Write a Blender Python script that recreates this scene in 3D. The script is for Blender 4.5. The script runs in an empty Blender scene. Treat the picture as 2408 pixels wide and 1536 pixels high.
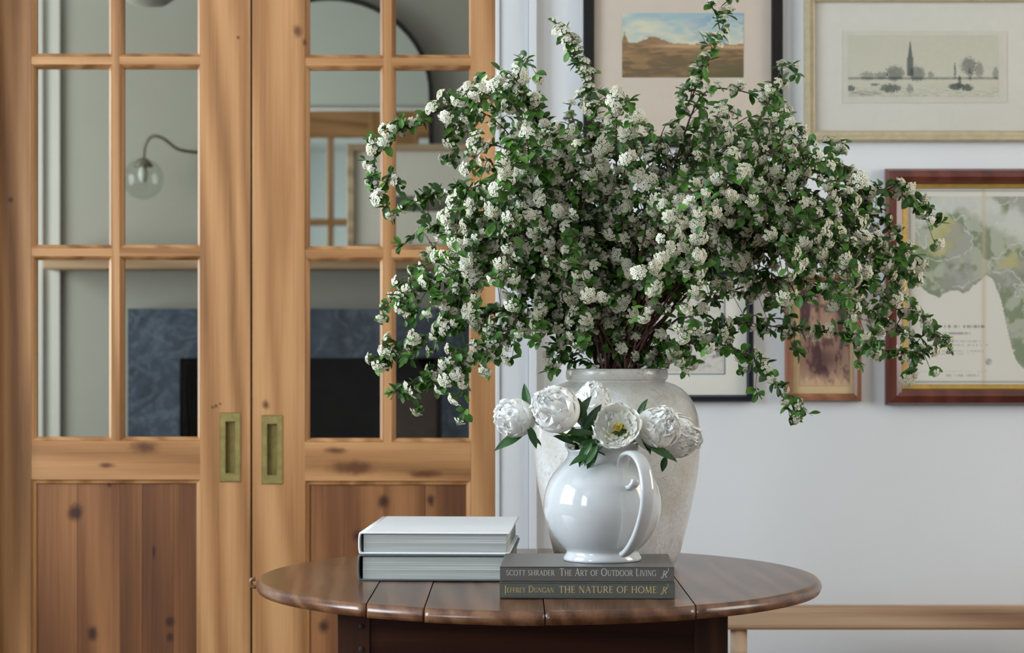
import bpy, math, random
from mathutils import Vector, Matrix, noise as mn
PI = math.pi
random.seed(7)
scene = bpy.context.scene
COL = scene.collection

# ------------------------------------------------------------------ camera, world, light, exposure
F = 5140.0            # focal length in photo pixels
PX0, HY = 1204.0, 845.0   # principal column, horizon row of the photograph
CZ = 1.09             # camera height
cam_data = bpy.data.cameras.new('camera')
cam = bpy.data.objects.new('camera', cam_data); COL.objects.link(cam)
cam.location = (0, 0, CZ); cam.rotation_euler = (PI/2, 0, 0)
cam_data.sensor_width = 36.0; cam_data.sensor_fit = 'HORIZONTAL'
cam_data.lens = F/2408*36; cam_data.shift_y = (HY-768)/2408
cam_data.clip_end = 60
cam_data.dof.use_dof = True; cam_data.dof.focus_distance = 3.72; cam_data.dof.aperture_fstop = 6.3
scene.camera = cam

world = bpy.data.worlds.new('world'); scene.world = world; world.use_nodes = True
bgn = world.node_tree.nodes['Background']
bgn.inputs[0].default_value = (0.75, 0.87, 1.0, 1); bgn.inputs[1].default_value = 1.6

def area(name, loc, rot, sx, sy, power, col):
    l = bpy.data.lights.new(name, 'AREA'); l.shape = 'RECTANGLE'; l.size = sx; l.size_y = sy
    l.energy = power; l.color = col
    o = bpy.data.objects.new(name, l); COL.objects.link(o); o.location = loc; o.rotation_euler = rot
    return o
# daylight standing in the window openings: the pitcher mirrors two windows on the left wall and one on the right, the far room's globe one on its left
XL, XR, YF, YB, ZC = -2.6, 3.0, -2.6, 4.93, 2.85
WIN = [('L', 2.15, 3.75, 0.95, 2.60), ('L', -0.75, 0.65, 0.95, 2.60), ('R', 2.9, 4.1, 0.95, 2.60)]
area('daylight_left_offscreen', (XL-.2, 2.95, 1.78), (0, -PI/2, 0), 1.7, 1.6, 135, (0.76, 0.88, 1.0))
area('daylight_left_rear_offscreen', (XL-.2, -.05, 1.78), (0, -PI/2, 0), 1.7, 1.4, 95, (0.80, 0.90, 1.0))
area('daylight_right_offscreen', (XR+.2, 3.5, 1.78), (0, PI/2, 0), 1.7, 1.2, 44, (1.0, 0.92, 0.80))
area('daylight_far_room_offscreen', (-3.15, 6.7, 1.6), (0, -PI/2, 0), 1.7, 1.6, 42, (0.95, 1.0, 0.95))

scene.view_settings.view_transform = 'Standard'
scene.view_settings.look = 'None'
scene.view_settings.gamma = 1.0
scene.view_settings.use_curve_mapping = False
scene.view_settings.exposure = 0.34
scene.cycles.use_denoising = True
scene.cycles.adaptive_threshold = 0.05
scene.cycles.max_bounces = 6
scene.cycles.diffuse_bounces = 3
scene.cycles.glossy_bounces = 3
scene.cycles.transmission_bounces = 3
scene.cycles.transparent_max_bounces = 10

# ------------------------------------------------------------------ helpers
def P(x, y, d):
    return Vector(((x-PX0)*d/F, d, CZ-(y-HY)*d/F))
def XW(x, d): return (x-PX0)*d/F
def ZW(y, d): return CZ-(y-HY)*d/F

def tag(o, label=None, cat=None, group=None, kind=None):
    if label: o['label'] = label
    if cat: o['category'] = cat
    if group: o['group'] = group
    if kind: o['kind'] = kind
    return o
def empty(name, loc=(0, 0, 0), rz=0.0):
    o = bpy.data.objects.new(name, None); COL.objects.link(o)
    o.location = loc; o.rotation_euler = (0, 0, rz); o.empty_display_size = .05
    return o
def thing(name, label, cat, loc=(0, 0, 0), rz=0.0, group=None):
    return tag(empty(name, loc, rz), label, cat, group)

class MB:
    """collects geometry; build() links it as one mesh object"""
    def __init__(s): s.v = []; s.f = []; s.m = []; s.sm = []; s.cur = 0; s.smooth = False
    def add(s, vs, fs, smooth=None):
        b = len(s.v); s.v += [tuple(q) for q in vs]
        for q in fs:
            s.f.append([b+i for i in q]); s.m.append(s.cur); s.sm.append(s.smooth if smooth is None else smooth)
        return s
    def box(s, x0, x1, y0, y1, z0, z1, bev=0.0):
        if bev <= 0:
            s.add([(x0,y0,z0),(x1,y0,z0),(x1,y1,z0),(x0,y1,z0),(x0,y0,z1),(x1,y0,z1),(x1,y1,z1),(x0,y1,z1)],
                  [(0,3,2,1),(4,5,6,7),(0,1,5,4),(1,2,6,5),(2,3,7,6),(3,0,4,7)])
        else:
            b = bev; vs = []
            for (sx, X) in ((1, x0), (-1, x1)):
                for (sy, Y) in ((1, y0), (-1, y1)):
                    for (sz, Z) in ((1, z0), (-1, z1)):
                        vs += [(X, Y+sy*b, Z+sz*b), (X+sx*b, Y, Z+sz*b), (X+sx*b, Y+sy*b, Z)]
            def i(a, c, e, k): return ((a*2+c)*2+e)*3+k
            fs = []
            for a in (0, 1):
                fs.append((i(a,0,0,0), i(a,0,1,0), i(a,1,1,0), i(a,1,0,0)) if a == 0 else (i(a,0,0,0), i(a,1,0,0), i(a,1,1,0), i(a,0,1,0)))
                fs.append((i(0,a,0,1), i(1,a,0,1), i(1,a,1,1), i(0,a,1,1)) if a == 0 else (i(0,a,0,1), i(0,a,1,1), i(1,a,1,1), i(1,a,0,1)))
                fs.append((i(0,0,a,2), i(0,1,a,2), i(1,1,a,2), i(1,0,a,2)) if a == 0 else (i(0,0,a,2), i(1,0,a,2), i(1,1,a,2), i(0,1,a,2)))
            for c in (0, 1):
                for e in (0, 1):
                    q = (i(0,c,e,1), i(0,c,e,2), i(1,c,e,2), i(1,c,e,1)); fs.append(q if c == e else q[::-1])
                    q = (i(c,0,e,0), i(c,1,e,0), i(c,1,e,2), i(c,0,e,2)); fs.append(q if c == e else q[::-1])
                    q = (i(c,e,0,0), i(c,e,0,1), i(c,e,1,1), i(c,e,1,0)); fs.append(q if c == e else q[::-1])
            for a in (0, 1):
                for c in (0, 1):
                    for e in (0, 1):
                        q = (i(a,c,e,0), i(a,c,e,1), i(a,c,e,2)); fs.append(q if (a+c+e) % 2 == 0 else q[::-1])
            s.add(vs, fs)
        return s
    def lathe(s, prof, cx=0, cy=0, n=48, z0=0, cap=True):
        """prof: list (r, z)"""
        b = len(s.v); k = len(prof)
        vs = [(cx+r*math.cos(2*PI*j/n), cy+r*math.sin(2*PI*j/n), z+z0) for (r, z) in prof for j in range(n)]
        fs = [(i*n+j, i*n+(j+1) % n, (i+1)*n+(j+1) % n, (i+1)*n+j) for i in range(k-1) for j in range(n)]
        if cap:
            fs.append(tuple(range(n))[::-1]); fs.append(tuple((k-1)*n+j for j in range(n)))
        return s.add(vs, fs, True)
    def tube(s, pts, rad, n=6, cap=True, flat=None):
        """round tube along pts; rad is a number or list; flat=(w_scale) not used"""
        pts = [Vector(p) for p in pts]; m = len(pts)
        if not isinstance(rad, (list, tuple)): rad = [rad]*m
        T = [(pts[min(i+1, m-1)]-pts[max(i-1, 0)]).normalized() for i in range(m)]
        up = Vector((0, 0, 1)) if abs(T[0].z) < .9 else Vector((1, 0, 0))
        a = T[0].cross(up).normalized(); vs = []
        for i in range(m):
            a = (a-T[i]*a.dot(T[i])).normalized(); b = T[i].cross(a)
            for j in range(n):
                t = 2*PI*j/n; vs.append(pts[i]+(a*math.cos(t)+b*math.sin(t))*rad[i])
        fs = [(i*n+j, i*n+(j+1) % n, (i+1)*n+(j+1) % n, (i+1)*n+j) for i in range(m-1) for j in range(n)]
        if cap: fs += [tuple(range(n))[::-1], tuple((m-1)*n+j for j in range(n))]
        return s.add(vs, fs, True)
    def ring(s, o, i, yo, yi):
        """picture-frame style ring in the XZ plane from outer rect o at depth yo to inner rect i at depth yi"""
        def r(q, y): return [(q[0], y, q[2]), (q[1], y, q[2]), (q[1], y, q[3]), (q[0], y, q[3])]
        return s.add(r(o, yo)+r(i, yi), [(k, (k+1) % 4, 4+(k+1) % 4, 4+k) for k in range(4)])
    def mesh(s, name, mats):
        me = bpy.data.meshes.new(name); me.from_pydata(s.v, [], s.f)
        for m in (mats if isinstance(mats, (list, tuple)) else [mats]): me.materials.append(m)
        me.polygons.foreach_set('material_index', s.m); me.polygons.foreach_set('use_smooth', s.sm)
        me.update(); return me
    def build(s, name, mats, parent=None, world=False):
        """world=True: vertices are in world space and are moved into the (unrotated) parent's space"""
        if world and parent is not None:
            L = parent.location; s.v = [(a-L[0], b-L[1], c-L[2]) for (a, b, c) in s.v]
        o = bpy.data.objects.new(name, s.mesh(name, mats)); COL.objects.link(o)
        if parent is not None: o.parent = parent
        return o

def struct(o): o['kind'] = 'structure'; return o
def bevel_mod(o, w, seg=2):
    m = o.modifiers.new('bevel', 'BEVEL'); m.width = w; m.segments = seg; m.limit_method = 'ANGLE'; m.angle_limit = .6
    return o
def catmull(pts, n=8):
    out = []; q = [pts[0]*2-pts[1]]+list(pts)+[pts[-1]*2-pts[-2]]
    for i in range(1, len(q)-2):
        for k in range(n):
            t = k/n; a, b, c, d = q[i-1], q[i], q[i+1], q[i+2]
            out.append(.5*((2*b)+(c-a)*t+(2*a-5*b+4*c-d)*t*t+(3*b-a-3*c+d)*t*t*t))
    out.append(pts[-1].copy()); return out

# ------------------------------------------------------------------ materials
class N:
    """tiny node helper"""
    def __init__(s, name):
        s.mat = bpy.data.materials.new(name); s.mat.use_nodes = True
        s.t = s.mat.node_tree; s.b = s.t.nodes['Principled BSDF']; s.out = s.t.nodes['Material Output']
    def n(s, typ, **kw):
        q = s.t.nodes.new(typ)
        for k, v in kw.items():
            if k.startswith('i_'): q.inputs[int(k[2:])].default_value = v
            else: setattr(q, k, v)
        return q
    def l(s, a, b): s.t.links.new(a, b)
    def coord(s, kind='Object', scale=(1, 1, 1), rand=0.0):
        tc = s.n('ShaderNodeTexCoord'); mp = s.n('ShaderNodeMapping'); mp.inputs['Scale'].default_value = scale
        if rand:
            oi = s.n('ShaderNodeObjectInfo'); vm = s.n('ShaderNodeVectorMath', operation='MULTIPLY_ADD')
            cx = s.n('ShaderNodeCombineXYZ'); s.l(oi.outputs['Random'], cx.inputs[0]); s.l(oi.outputs['Random'], cx.inputs[1]); s.l(oi.outputs['Random'], cx.inputs[2])
            vm.inputs[1].default_value = (rand, rand*1.7, rand*.6); s.l(cx.outputs[0], vm.inputs[0]); s.l(tc.outputs[kind], vm.inputs[2]); s.l(vm.outputs[0], mp.inputs[0])
        else: s.l(tc.outputs[kind], mp.inputs[0])
        return mp.outputs[0]
    def noise(s, vec, scale, detail=4, rough=.55, dist=0):
        q = s.n('ShaderNodeTexNoise'); q.inputs['Scale'].default_value = scale; q.inputs['Detail'].default_value = detail
        q.inputs['Roughness'].default_value = rough; q.inputs['Distortion'].default_value = dist; s.l(vec, q.inputs['Vector']); return q.outputs['Fac']
    def ramp(s, fac, stops, interp='LINEAR'):
        q = s.n('ShaderNodeValToRGB'); cr = q.color_ramp; cr.interpolation = interp
        while len(cr.elements) < len(stops): cr.elements.new(.5)
        for e, (p, c) in zip(cr.elements, stops): e.position = p; e.color = (*c, 1) if len(c) == 3 else c
        s.l(fac, q.inputs[0]); return q.outputs[0]
    def mix(s, fac, a, b, mode='MIX'):
        q = s.n('ShaderNodeMix', data_type='RGBA', blend_type=mode)
        for idx, v in ((0, fac), (6, a), (7, b)):
            if hasattr(v, 'is_output') or isinstance(v, bpy.types.NodeSocket): s.l(v, q.inputs[idx])
            else: q.inputs[idx].default_value = v if idx == 0 else ((*v, 1) if len(v) == 3 else v)
        return q.outputs[2]
    def math(s, op, a, b=None, clamp=False):
        q = s.n('ShaderNodeMath', operation=op, use_clamp=clamp)
        for i, v in ((0, a), (1, b)):
            if v is None: continue
            if isinstance(v, bpy.types.NodeSocket): s.l(v, q.inputs[i])
            else: q.inputs[i].default_value = v
        return q.outputs[0]
    def bump(s, h, strength=.2, dist=.002):
        q = s.n('ShaderNodeBump'); q.inputs['Strength'].default_value = strength; q.inputs['Distance'].default_value = dist
        s.l(h, q.inputs['Height']); s.l(q.outputs[0], s.b.inputs['Normal'])
    def col(s, v):
        if isinstance(v, bpy.types.NodeSocket): s.l(v, s.b.inputs['Base Color'])
        else: s.b.inputs['Base Color'].default_value = (*v, 1)
    def set(s, **kw):
        nm = dict(rough='Roughness', metal='Metallic', spec='Specular IOR Level', coat='Coat Weight', coatr='Coat Roughness', sss='Subsurface Weight')
        for k, v in kw.items():
            if isinstance(v, bpy.types.NodeSocket): s.l(v, s.b.inputs[nm[k]])
            else: s.b.inputs[nm[k]].default_value = v
        return s.mat

def plain(name, c, rough=.5, var=.06, scale=14, **kw):
    m = N(name); v = m.coord('Object', rand=3); f = m.noise(v, scale, 3)
    lo = tuple(q*(1-var) for q in c); hi = tuple(min(1, q*(1+var)) for q in c)
    m.col(m.ramp(f, [(.3, lo), (.7, hi)])); return m.set(rough=rough, **kw)

def wood(name, axis, dark, mid, light, knots=(), rough=.45, freq=1.0, rand=4.0, coat=0.0, contrast=.5, ring=9, spec=.4, bump=.12):
    """axis = grain direction; knots = (x, z, size[, y-stretch]) in object space"""
    m = N(name); st = {'x': (.08, 1, 1), 'y': (1, .08, 1), 'z': (1, 1, .08)}[axis]
    v = m.coord('Object', tuple(q*freq for q in st), rand)
    broad = m.noise(v, 5, 3, .5, .6)
    wv = m.n('ShaderNodeTexWave', wave_type='BANDS', bands_direction='DIAGONAL'); m.l(v, wv.inputs['Vector'])
    wv.inputs['Scale'].default_value = ring; wv.inputs['Distortion'].default_value = 7; wv.inputs['Detail'].default_value = 2; wv.inputs['Detail Scale'].default_value = 1.2
    st2 = tuple(q if q == 1 else .02 for q in st)
    fine = m.noise(m.coord('Object', tuple(q*freq for q in st2), rand), 160, 3, .7)
    a = m.math('MULTIPLY', broad, .55); b = m.math('MULTIPLY', wv.outputs['Fac'], .25*contrast*2); c = m.math('MULTIPLY', fine, .3)
    tot = m.math('ADD', m.math('ADD', a, b), c)
    cc = m.ramp(tot, [(.28, dark), (.5, mid), (.74, light)])
    if knots:
        co = m.n('ShaderNodeTexCoord').outputs['Object']; acc = None
        wob = m.noise(co, 38, 3)
        for k in knots:
            s1 = m.n('ShaderNodeVectorMath', operation='SUBTRACT'); m.l(co, s1.inputs[0]); s1.inputs[1].default_value = (k[0], 0, k[1])
            s2 = m.n('ShaderNodeVectorMath', operation='MULTIPLY'); m.l(s1.outputs[0], s2.inputs[0])
            sx, sz = (k[3] if len(k) > 3 else 1.0), 1.0
            s2.inputs[1].default_value = (1/(k[2]*sx), 0, 1/(k[2]*sz))
            ln = m.n('ShaderNodeVectorMath', operation='LENGTH'); m.l(s2.outputs[0], ln.inputs[0])
            q = m.math('ADD', ln.outputs['Value'], m.math('MULTIPLY', m.math('SUBTRACT', wob, .5), .75))
            q = m.math('SUBTRACT', 1.0, q, True)
            acc = q if acc is None else m.math('MAXIMUM', acc, q)
        kd = tuple(x*f_ for x, f_ in zip(dark, (.55, .40, .40)))
        sm = m.n('ShaderNodeMapRange', interpolation_type='SMOOTHSTEP'); m.l(acc, sm.inputs[0]); sm.inputs[2].default_value = .85; sm.inputs[4].default_value = .9
        cc = m.mix(sm.outputs[0], cc, kd)
    m.col(cc); m.set(rough=rough, coat=coat, coatr=.12, spec=spec)
    m.bump(fine, bump, .001)
    return m.mat

def glassy(name, tint=(.96, .98, .97), ior=1.45, rough=0.0):
    m = N(name); tr = m.n('ShaderNodeBsdfTransparent'); tr.inputs[0].default_value = (*tint, 1)
    gl = m.n('ShaderNodeBsdfGlossy'); gl.inputs['Roughness'].default_value = rough
    ge = m.n('ShaderNodeNewGeometry'); dt = m.n('ShaderNodeVectorMath', operation='DOT_PRODUCT')
    m.l(ge.outputs['Normal'], dt.inputs[0]); m.l(ge.outputs['Incoming'], dt.inputs[1])
    f0 = ((ior-1)/(ior+1))**2; q = m.math('POWER', m.math('SUBTRACT', 1.0, m.math('ABSOLUTE', dt.outputs['Value'])), 5.0)
    fr = m.math('ADD', m.math('MULTIPLY', q, 1-f0), f0, True)
    mx = m.n('ShaderNodeMixShader'); m.l(fr, mx.inputs[0]); m.l(tr.outputs[0], mx.inputs[1]); m.l(gl.outputs[0], mx.inputs[2])
    m.l(mx.outputs[0], m.out.inputs[0]); return m.mat

def leafmat(name, a, b, trans, rough=.4):
    m = N(name); oi = m.n('ShaderNodeObjectInfo')
    f = m.noise(m.coord('Object'), 180, 2)
    r = m.math('ADD', m.math('MULTIPLY', oi.outputs['Random'], .8), m.math('MULTIPLY', f, .2))
    c = m.ramp(r, [(.1, a), (.85, b)])
    m.col(c); m.set(rough=rough)
    tl = m.n('ShaderNodeBsdfTranslucent'); m.l(m.mix(.5, c, (.35, .55, .05)), tl.inputs[0])
    mx = m.n('ShaderNodeMixShader'); mx.inputs[0].default_value = trans
    m.l(m.b.outputs[0], mx.inputs[1]); m.l(tl.outputs[0], mx.inputs[2]); m.l(mx.outputs[0], m.out.inputs[0]); return m.mat

M = {}
M['wall'] = plain('wall_paint', (.635, .635, .63), .6, .02, 3)
M['trim'] = plain('trim_paint', (.565, .565, .56), .32, .02, 4)
M['far_trim'] = plain('far_trim_paint', (.60, .57, .52), .5, .02, 4)
M['ceil'] = plain('ceiling_paint', (.76, .74, .70), .8, .02, 3)
M['floor'] = wood('oak_floor', 'y', (.08, .045, .022), (.13, .075, .04), (.19, .12, .065), rough=.35)
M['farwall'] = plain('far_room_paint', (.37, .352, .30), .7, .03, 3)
M['brass'] = plain('aged_brass', (.34, .27, .10), .42, .15, 60, metal=.9)
M['glass'] = glassy('pane_glass', ior=1.24)
M['pic_glass'] = glassy('picture_glass', (.985, .985, .98), 1.25, .02)
M['black'] = plain('dark_frame_paint', (.008, .006, .005), .5, .2, 40, spec=.25)
M['navy'] = plain('navy_black_frame', (.006, .007, .013), .35, .2, 40, spec=.3)
M['gold'] = plain('champagne_gilt', (.50, .42, .27), .38, .10, 60, metal=.35)
M['gilt'] = plain('bright_gilt', (.42, .26, .06), .4, .15, 60, metal=.4)
M['mahog'] = wood('mahogany', 'z', (.05, .010, .006), (.085, .018, .011), (.13, .032, .02), rough=.28, coat=.4)
M['walnutf'] = wood('walnut_frame', 'z', (.13, .045, .02), (.21, .08, .035), (.29, .12, .06), rough=.35)
M['mat_board'] = plain('ivory_mat_board', (.58, .55, .485), .9, .02, 40)
M['mat_beige'] = plain('beige_mat_board', (.56, .47, .385), .9, .02, 40)
M['mat_cream'] = plain('cream_mat_board', (.72, .68, .60), .9, .02, 40)
M['paper'] = plain('aged_paper', (.54, .51, .435), .9, .03, 30)
M['dark'] = plain('dark_oak_peg', (.02, .015, .012), .8)
PINE = ((.178, .074, .022), (.37, .170, .059), (.54, .28, .114))
# ------------------------------------------------------------------ the room
TW = .055
def wall_with_windows(name, x0, x1, wins):
    mb = MB(); ys = sorted([YF]+[w[1] for w in wins]+[w[2] for w in wins]+[YB])
    for i in range(0, len(ys)-1):
        a, b = ys[i], ys[i+1]
        w = [q for q in wins if abs(q[1]-a) < 1e-6]
        if w:
            mb.box(x0, x1, a, b, 0, w[0][3]); mb.box(x0, x1, a, b, w[0][4], ZC)
        else: mb.box(x0, x1, a, b, 0, ZC)
    return struct(mb.build(name, M['wall']))
wall_with_windows('wall_left', XL-.12, XL, [w for w in WIN if w[0] == 'L'])
wall_with_windows('wall_right', XR, XR+.12, sorted([w for w in WIN if w[0] == 'R'], key=lambda w: w[1]))
struct(MB().box(XL-.12, XR+.12, YF-.12, YF, 0, ZC).build('wall_front', M['wall']))
struct(MB().box(XL-.6, XR+.12, YF-.12, 8.12, -.06, 0).build('floor', M['floor']))
struct(MB().box(XL-.6, XR+.12, YF-.12, 8.12, ZC, ZC+.06).build('ceiling', M['ceil']))
# back wall with the door opening and a pocket for the sliding doors
OXL, OXR, OZ = -1.19, XW(1165, 4.93), 2.35
wb = MB()
for (y0, y1) in ((4.93, 4.985), (5.05, 5.105)):
    wb.box(OXR, XR, y0, y1, 0, ZC); wb.box(XL, OXL, y0, y1, 0, ZC); wb.box(OXL, OXR, y0, y1, OZ, ZC)
struct(wb.build('wall_back', M['wall']))
# windows: frames and glazing bars in the side walls
k = 0
for (side, y0, y1, z0, z1) in WIN:
    k += 1
    x = XL if side == 'L' else XR; sg = -1 if side == 'L' else 1
    root = struct(empty('window_%d' % k, (x, (y0+y1)/2, z0)))
    xa, xb = (x-.10, x-.03) if side == 'L' else (x+.03, x+.10)
    fr = MB(); fr.box(xa, xb, y0, y0+.05, z0, z1).box(xa, xb, y1-.05, y1, z0, z1).box(xa, xb, y0+.05, y1-.05, z0, z0+.06).box(xa, xb, y0+.05, y1-.05, z1-.05, z1)
    fr.build('window_frame', M['trim'], root, True)
    for j in (1, 2):
        yy = y0+(y1-y0)*j/3; MB().box(xa+.02, xb-.02, yy-.012, yy+.012, z0+.06, z1-.05).build('glazing_bar', M['trim'], root, True)
    for j in (1, 2, 3):
        zz = z0+(z1-z0)*j/4; MB().box(xa+.02, xb-.02, y0+.05, y1-.05, zz-.012, zz+.012).build('glazing_bar', M['trim'], root, True)
    MB().box(min(x, x-sg*.06), max(x, x-sg*.06), y0-.06, y1+.06, z0-.035, z0).build('window_sill', M['trim'], root, True)
# door casing: flat board, inner bead, outer back band, on both sides and over the head
def casing(name, xi, xo):
    """vertical casing from inner edge xi to outer edge xo"""
    sg = 1 if xo > xi else -1; W = abs(xo-xi)
    def bx(a, b, y0, m): m.box(min(xi+sg*a, xi+sg*b), max(xi+sg*a, xi+sg*b), y0, 4.93, 0, OZ+W, .002)
    r = struct(empty(name, (xi, 4.93, 0)))
    m = MB(); bx(.010, W-.018, 4.912, m); m.build('casing_board', M['trim'], r, True)
    m = MB(); bx(0, .010, 4.906, m); m.build('inner_bead', M['trim'], r, True)
    m = MB(); bx(W-.018, W, 4.900, m); m.build('back_band', M['trim'], r, True)
casing('trim_1', XW(1165, 4.91), XW(1263, 4.905))
casing('trim_2', OXL, OXL-.093)
hd = struct(empty('trim_3', ((OXL+OXR)/2, 4.93, OZ)))
MB().box(OXL, XW(1165, 4.91), 4.908, 4.93, OZ, OZ+.093, .002).build('head_casing', M['trim'], hd, True)
for nm, x0, x1 in (('baseboard_right', XW(1263, 4.905), XR), ('baseboard_left', XL, OXL-.093)):
    struct(MB().box(x0, x1, 4.914, 4.93, 0, .14, .003).build(nm, M['trim']))

# ------------------------------------------------------------------ the pair of glazed sliding doors
DD = 5.0; DY0, DY1 = 5.0, 5.04
def dx(x): return XW(x, DD)
def dz(y): return ZW(y, DD)
def make_door(name, xs, yo, pull_x, knots_v, knots_h):
    """xs: outer left, left stile inner, glass columns (a,b),(c,d), right stile inner, outer right (photo px); yo: row offset"""
    x0, xl, (ga, gb), (gc, gd), xr, x1 = xs
    root = struct(empty(name, (dx((x0+x1)/2), DY0, 0.012)))
    ox, oz = root.location[0], root.location[2]
    kv = [(dx(a)-ox, dz(b)-oz, s/1028., st) for (a, b, s, st) in knots_v]
    kh = [(dx(a)-ox, dz(b)-oz, s/1028., st) for (a, b, s, st) in knots_h]
    WV = wood(name+'_pine_upright', 'z', *PINE, knots=kv, rough=.42, ring=7)
    WH = wood(name+'_pine_rail', 'x', *PINE, knots=kh, rough=.42, ring=7)
    WP = wood(name+'_pine_panel', 'z', (.066, .022, .007), (.175, .064, .020), (.33, .140, .050), knots=kv, rough=.45, ring=5, freq=.8)
    yb, ztop, zbot = 1708+yo, 2.33, .012
    rows = [(-290+yo, 124+yo), (160+yo, 575+yo), (611+yo, 1028+yo)]; B = 9
    # stiles (the one with the pull has a mortise for it)
    px0, px1, py0, py1 = pull_x
    for (a, b) in ((x0, xl), (xr, x1)):
        A, Bx = dx(a), dx(b); mb = MB()
        if a < (px0+px1)/2 < b:
            h = (dx(px0+12), dx(px1-12), dz(py1-20), dz(py0+20))
            mb.ring((A, Bx, zbot, ztop), h, DY0, DY0).ring(h, h, DY0, DY0+.02)
            mb.add([(h[0], DY0+.02, h[2]), (h[1], DY0+.02, h[2]), (h[1], DY0+.02, h[3]), (h[0], DY0+.02, h[3])], [(0, 1, 2, 3)])
            mb.add([(A, DY0, zbot), (Bx, DY0, zbot), (Bx, DY1, zbot), (A, DY1, zbot), (A, DY0, ztop), (Bx, DY0, ztop), (Bx, DY1, ztop), (A, DY1, ztop)],
                   [(0, 3, 2, 1), (4, 5, 6, 7), (1, 2, 6, 5), (2, 3, 7, 6), (3, 0, 4, 7)])
            mb.build('stile', WV, root, True)
        else: mb.box(A, Bx, DY0, DY1, zbot, ztop, .0015).build('stile', WV, root, True)
    # rails
    XA, XB = dx(xl), dx(xr)
    rl = [(dz(1128+yo), dz(1028+B+yo)), (zbot, dz(yb)), (dz(rows[0][0]-B), ztop)]
    for (a, b) in rl: MB().box(XA, XB, DY0, DY1, a, b).build('rail', WH, root, True)
    # muntins: one upright, two cross bars
    MB().box(dx(gb+B), dx(gc-B), DY0+.001, DY1-.001, dz(1028+B+yo), dz(rows[0][0]-B)).build('muntin', WV, root, True)
    for r in (0, 1):
        za, zb = dz(rows[r+1][0]-B), dz(rows[r][1]+B)
        for (a, b) in ((xl, gb+B), (gc-B, xr)):
            MB().box(dx(a), dx(b), DY0+.001, DY1-.001, za, zb).build('muntin', WH, root, True)
    # glass panes with a sloped glazing moulding round each
    for (ya, yb2) in rows:
        for (a, b) in ((ga, gb), (gc, gd)):
            lo = xl if a == ga else gc-B; hi = gb+B if a == ga else xr
            o = (dx(lo), dx(hi), dz(yb2+B), dz(ya-B)); i = (dx(a), dx(b), dz(yb2), dz(ya))
            q = lambda t: tuple(o[n]*(1-t)+i[n]*t for n in range(4))
            mb = MB()
            for (yf, sg) in ((DY0, 1), (DY1, -1)):
                mb.ring(o, q(.12), yf+sg*.002, yf+sg*.001).ring(q(.12), q(.55), yf+sg*.001, yf+sg*.006).ring(q(.55), q(.6), yf+sg*.006, yf+sg*.009).ring(q(.6), i, yf+sg*.009, yf+sg*.014)
                mb.ring(i, i, yf+sg*.014, yf+sg*.0185)
            mb.build('glazing_moulding', WV, root, True)
            MB().box(i[0]-.001, i[1]+.001, 5.0185, 5.0215, i[2]-.001, i[3]+.001).build('pane', M['glass'], root, True)
    # lower panel with moulding and raised field
    o = (XA, XB, dz(yb), dz(1128+yo))
    def ins(d): e = d/1028.; return (o[0]+e, o[1]-e, o[2]+e, o[3]-e)
    mb = MB()
    for (yf, sg) in ((DY0, 1), (DY1, -1)):
        mb.ring(o, ins(3), yf, yf+sg*.004).ring(ins(3), ins(9), yf+sg*.004, yf+sg*.006).ring(ins(9), ins(12), yf+sg*.006, yf+sg*.013)
    mb.build('panel_moulding', WV, root, True)
    # panel glued up from upright boards
    e0 = ins(12); cuts = [0, .25, .52, .66, .86, 1.0] if name == 'door_1' else [0, .22, .47, .74, 1.0]
    for j in range(len(cuts)-1):
        a = e0[0]+(e0[1]-e0[0])*cuts[j]; b = e0[0]+(e0[1]-e0[0])*cuts[j+1]
        MB().box(a, b, DY0+.0105+.0008*(j % 2), DY1-.0105, e0[2]-.002, e0[3]+.002, .0004).build('panel_board', WP, root, True)
    # flush pull: proud plate with a sunk cup
    p = empty('flush_pull', (0, 0, 0)); bpy.data.objects.remove(p)
    A, Bx, C, D = dx(px0), dx(px1), dz(py1), dz(py0); h = (dx(px0+13), dx(px1-13), dz(py1-21), dz(py0+21))
    mb = MB(); mb.ring((A, Bx, C, D), (A+.002, Bx-.002, C+.002, D-.002), DY0-.001, DY0-.0035)
    mb.ring((A, Bx, C, D), (A, Bx, C, D), DY0, DY0-.001)
    mb.ring((A+.002, Bx-.002, C+.002, D-.002), h, DY0-.0035, DY0-.0035)
    pl = mb.build('flush_pull', M['brass'], root, True)
    mb = MB(); h2 = (h[0]+.001, h[1]-.001, h[2]+.001, h[3]-.001); mb.ring(h, h2, DY0-.0035, DY0-.002).ring(h2, h2, DY0-.002, DY0+.017)
    mb.add([(h2[0], DY0+.017, h2[2]), (h2[1], DY0+.017, h2[2]), (h2[1], DY0+.017, h2[3]), (h2[0], DY0+.017, h2[3])], [(0, 1, 2, 3)])
    c = mb.build('sunk_cup', M['brass'], None, False)
    L = root.location; me = c.data
    for v in me.vertices: v.co -= L
    c.parent = pl
    return root
make_door('door_1', (-66, 74, (84, 254), (290, 463), 471, 588.5), 0, (517, 566, 970, 1134),
          [(175, 1205, 30, .8), (215, 1492, 26, .7), (398, 1465, 20, .8), (398, 1500, 18, .7), (508, 955, 7, 1), (500, 958, 6, 1), (518, 950, 5, 1), (255, 1142, 9, .8), (360, 1300, 24, .22), (25, 470, 10, 1), (560, 88, 6, 1)],
          [(340, 1052, 22, 2.2), (250, 1095, 10, 3)])
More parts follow.
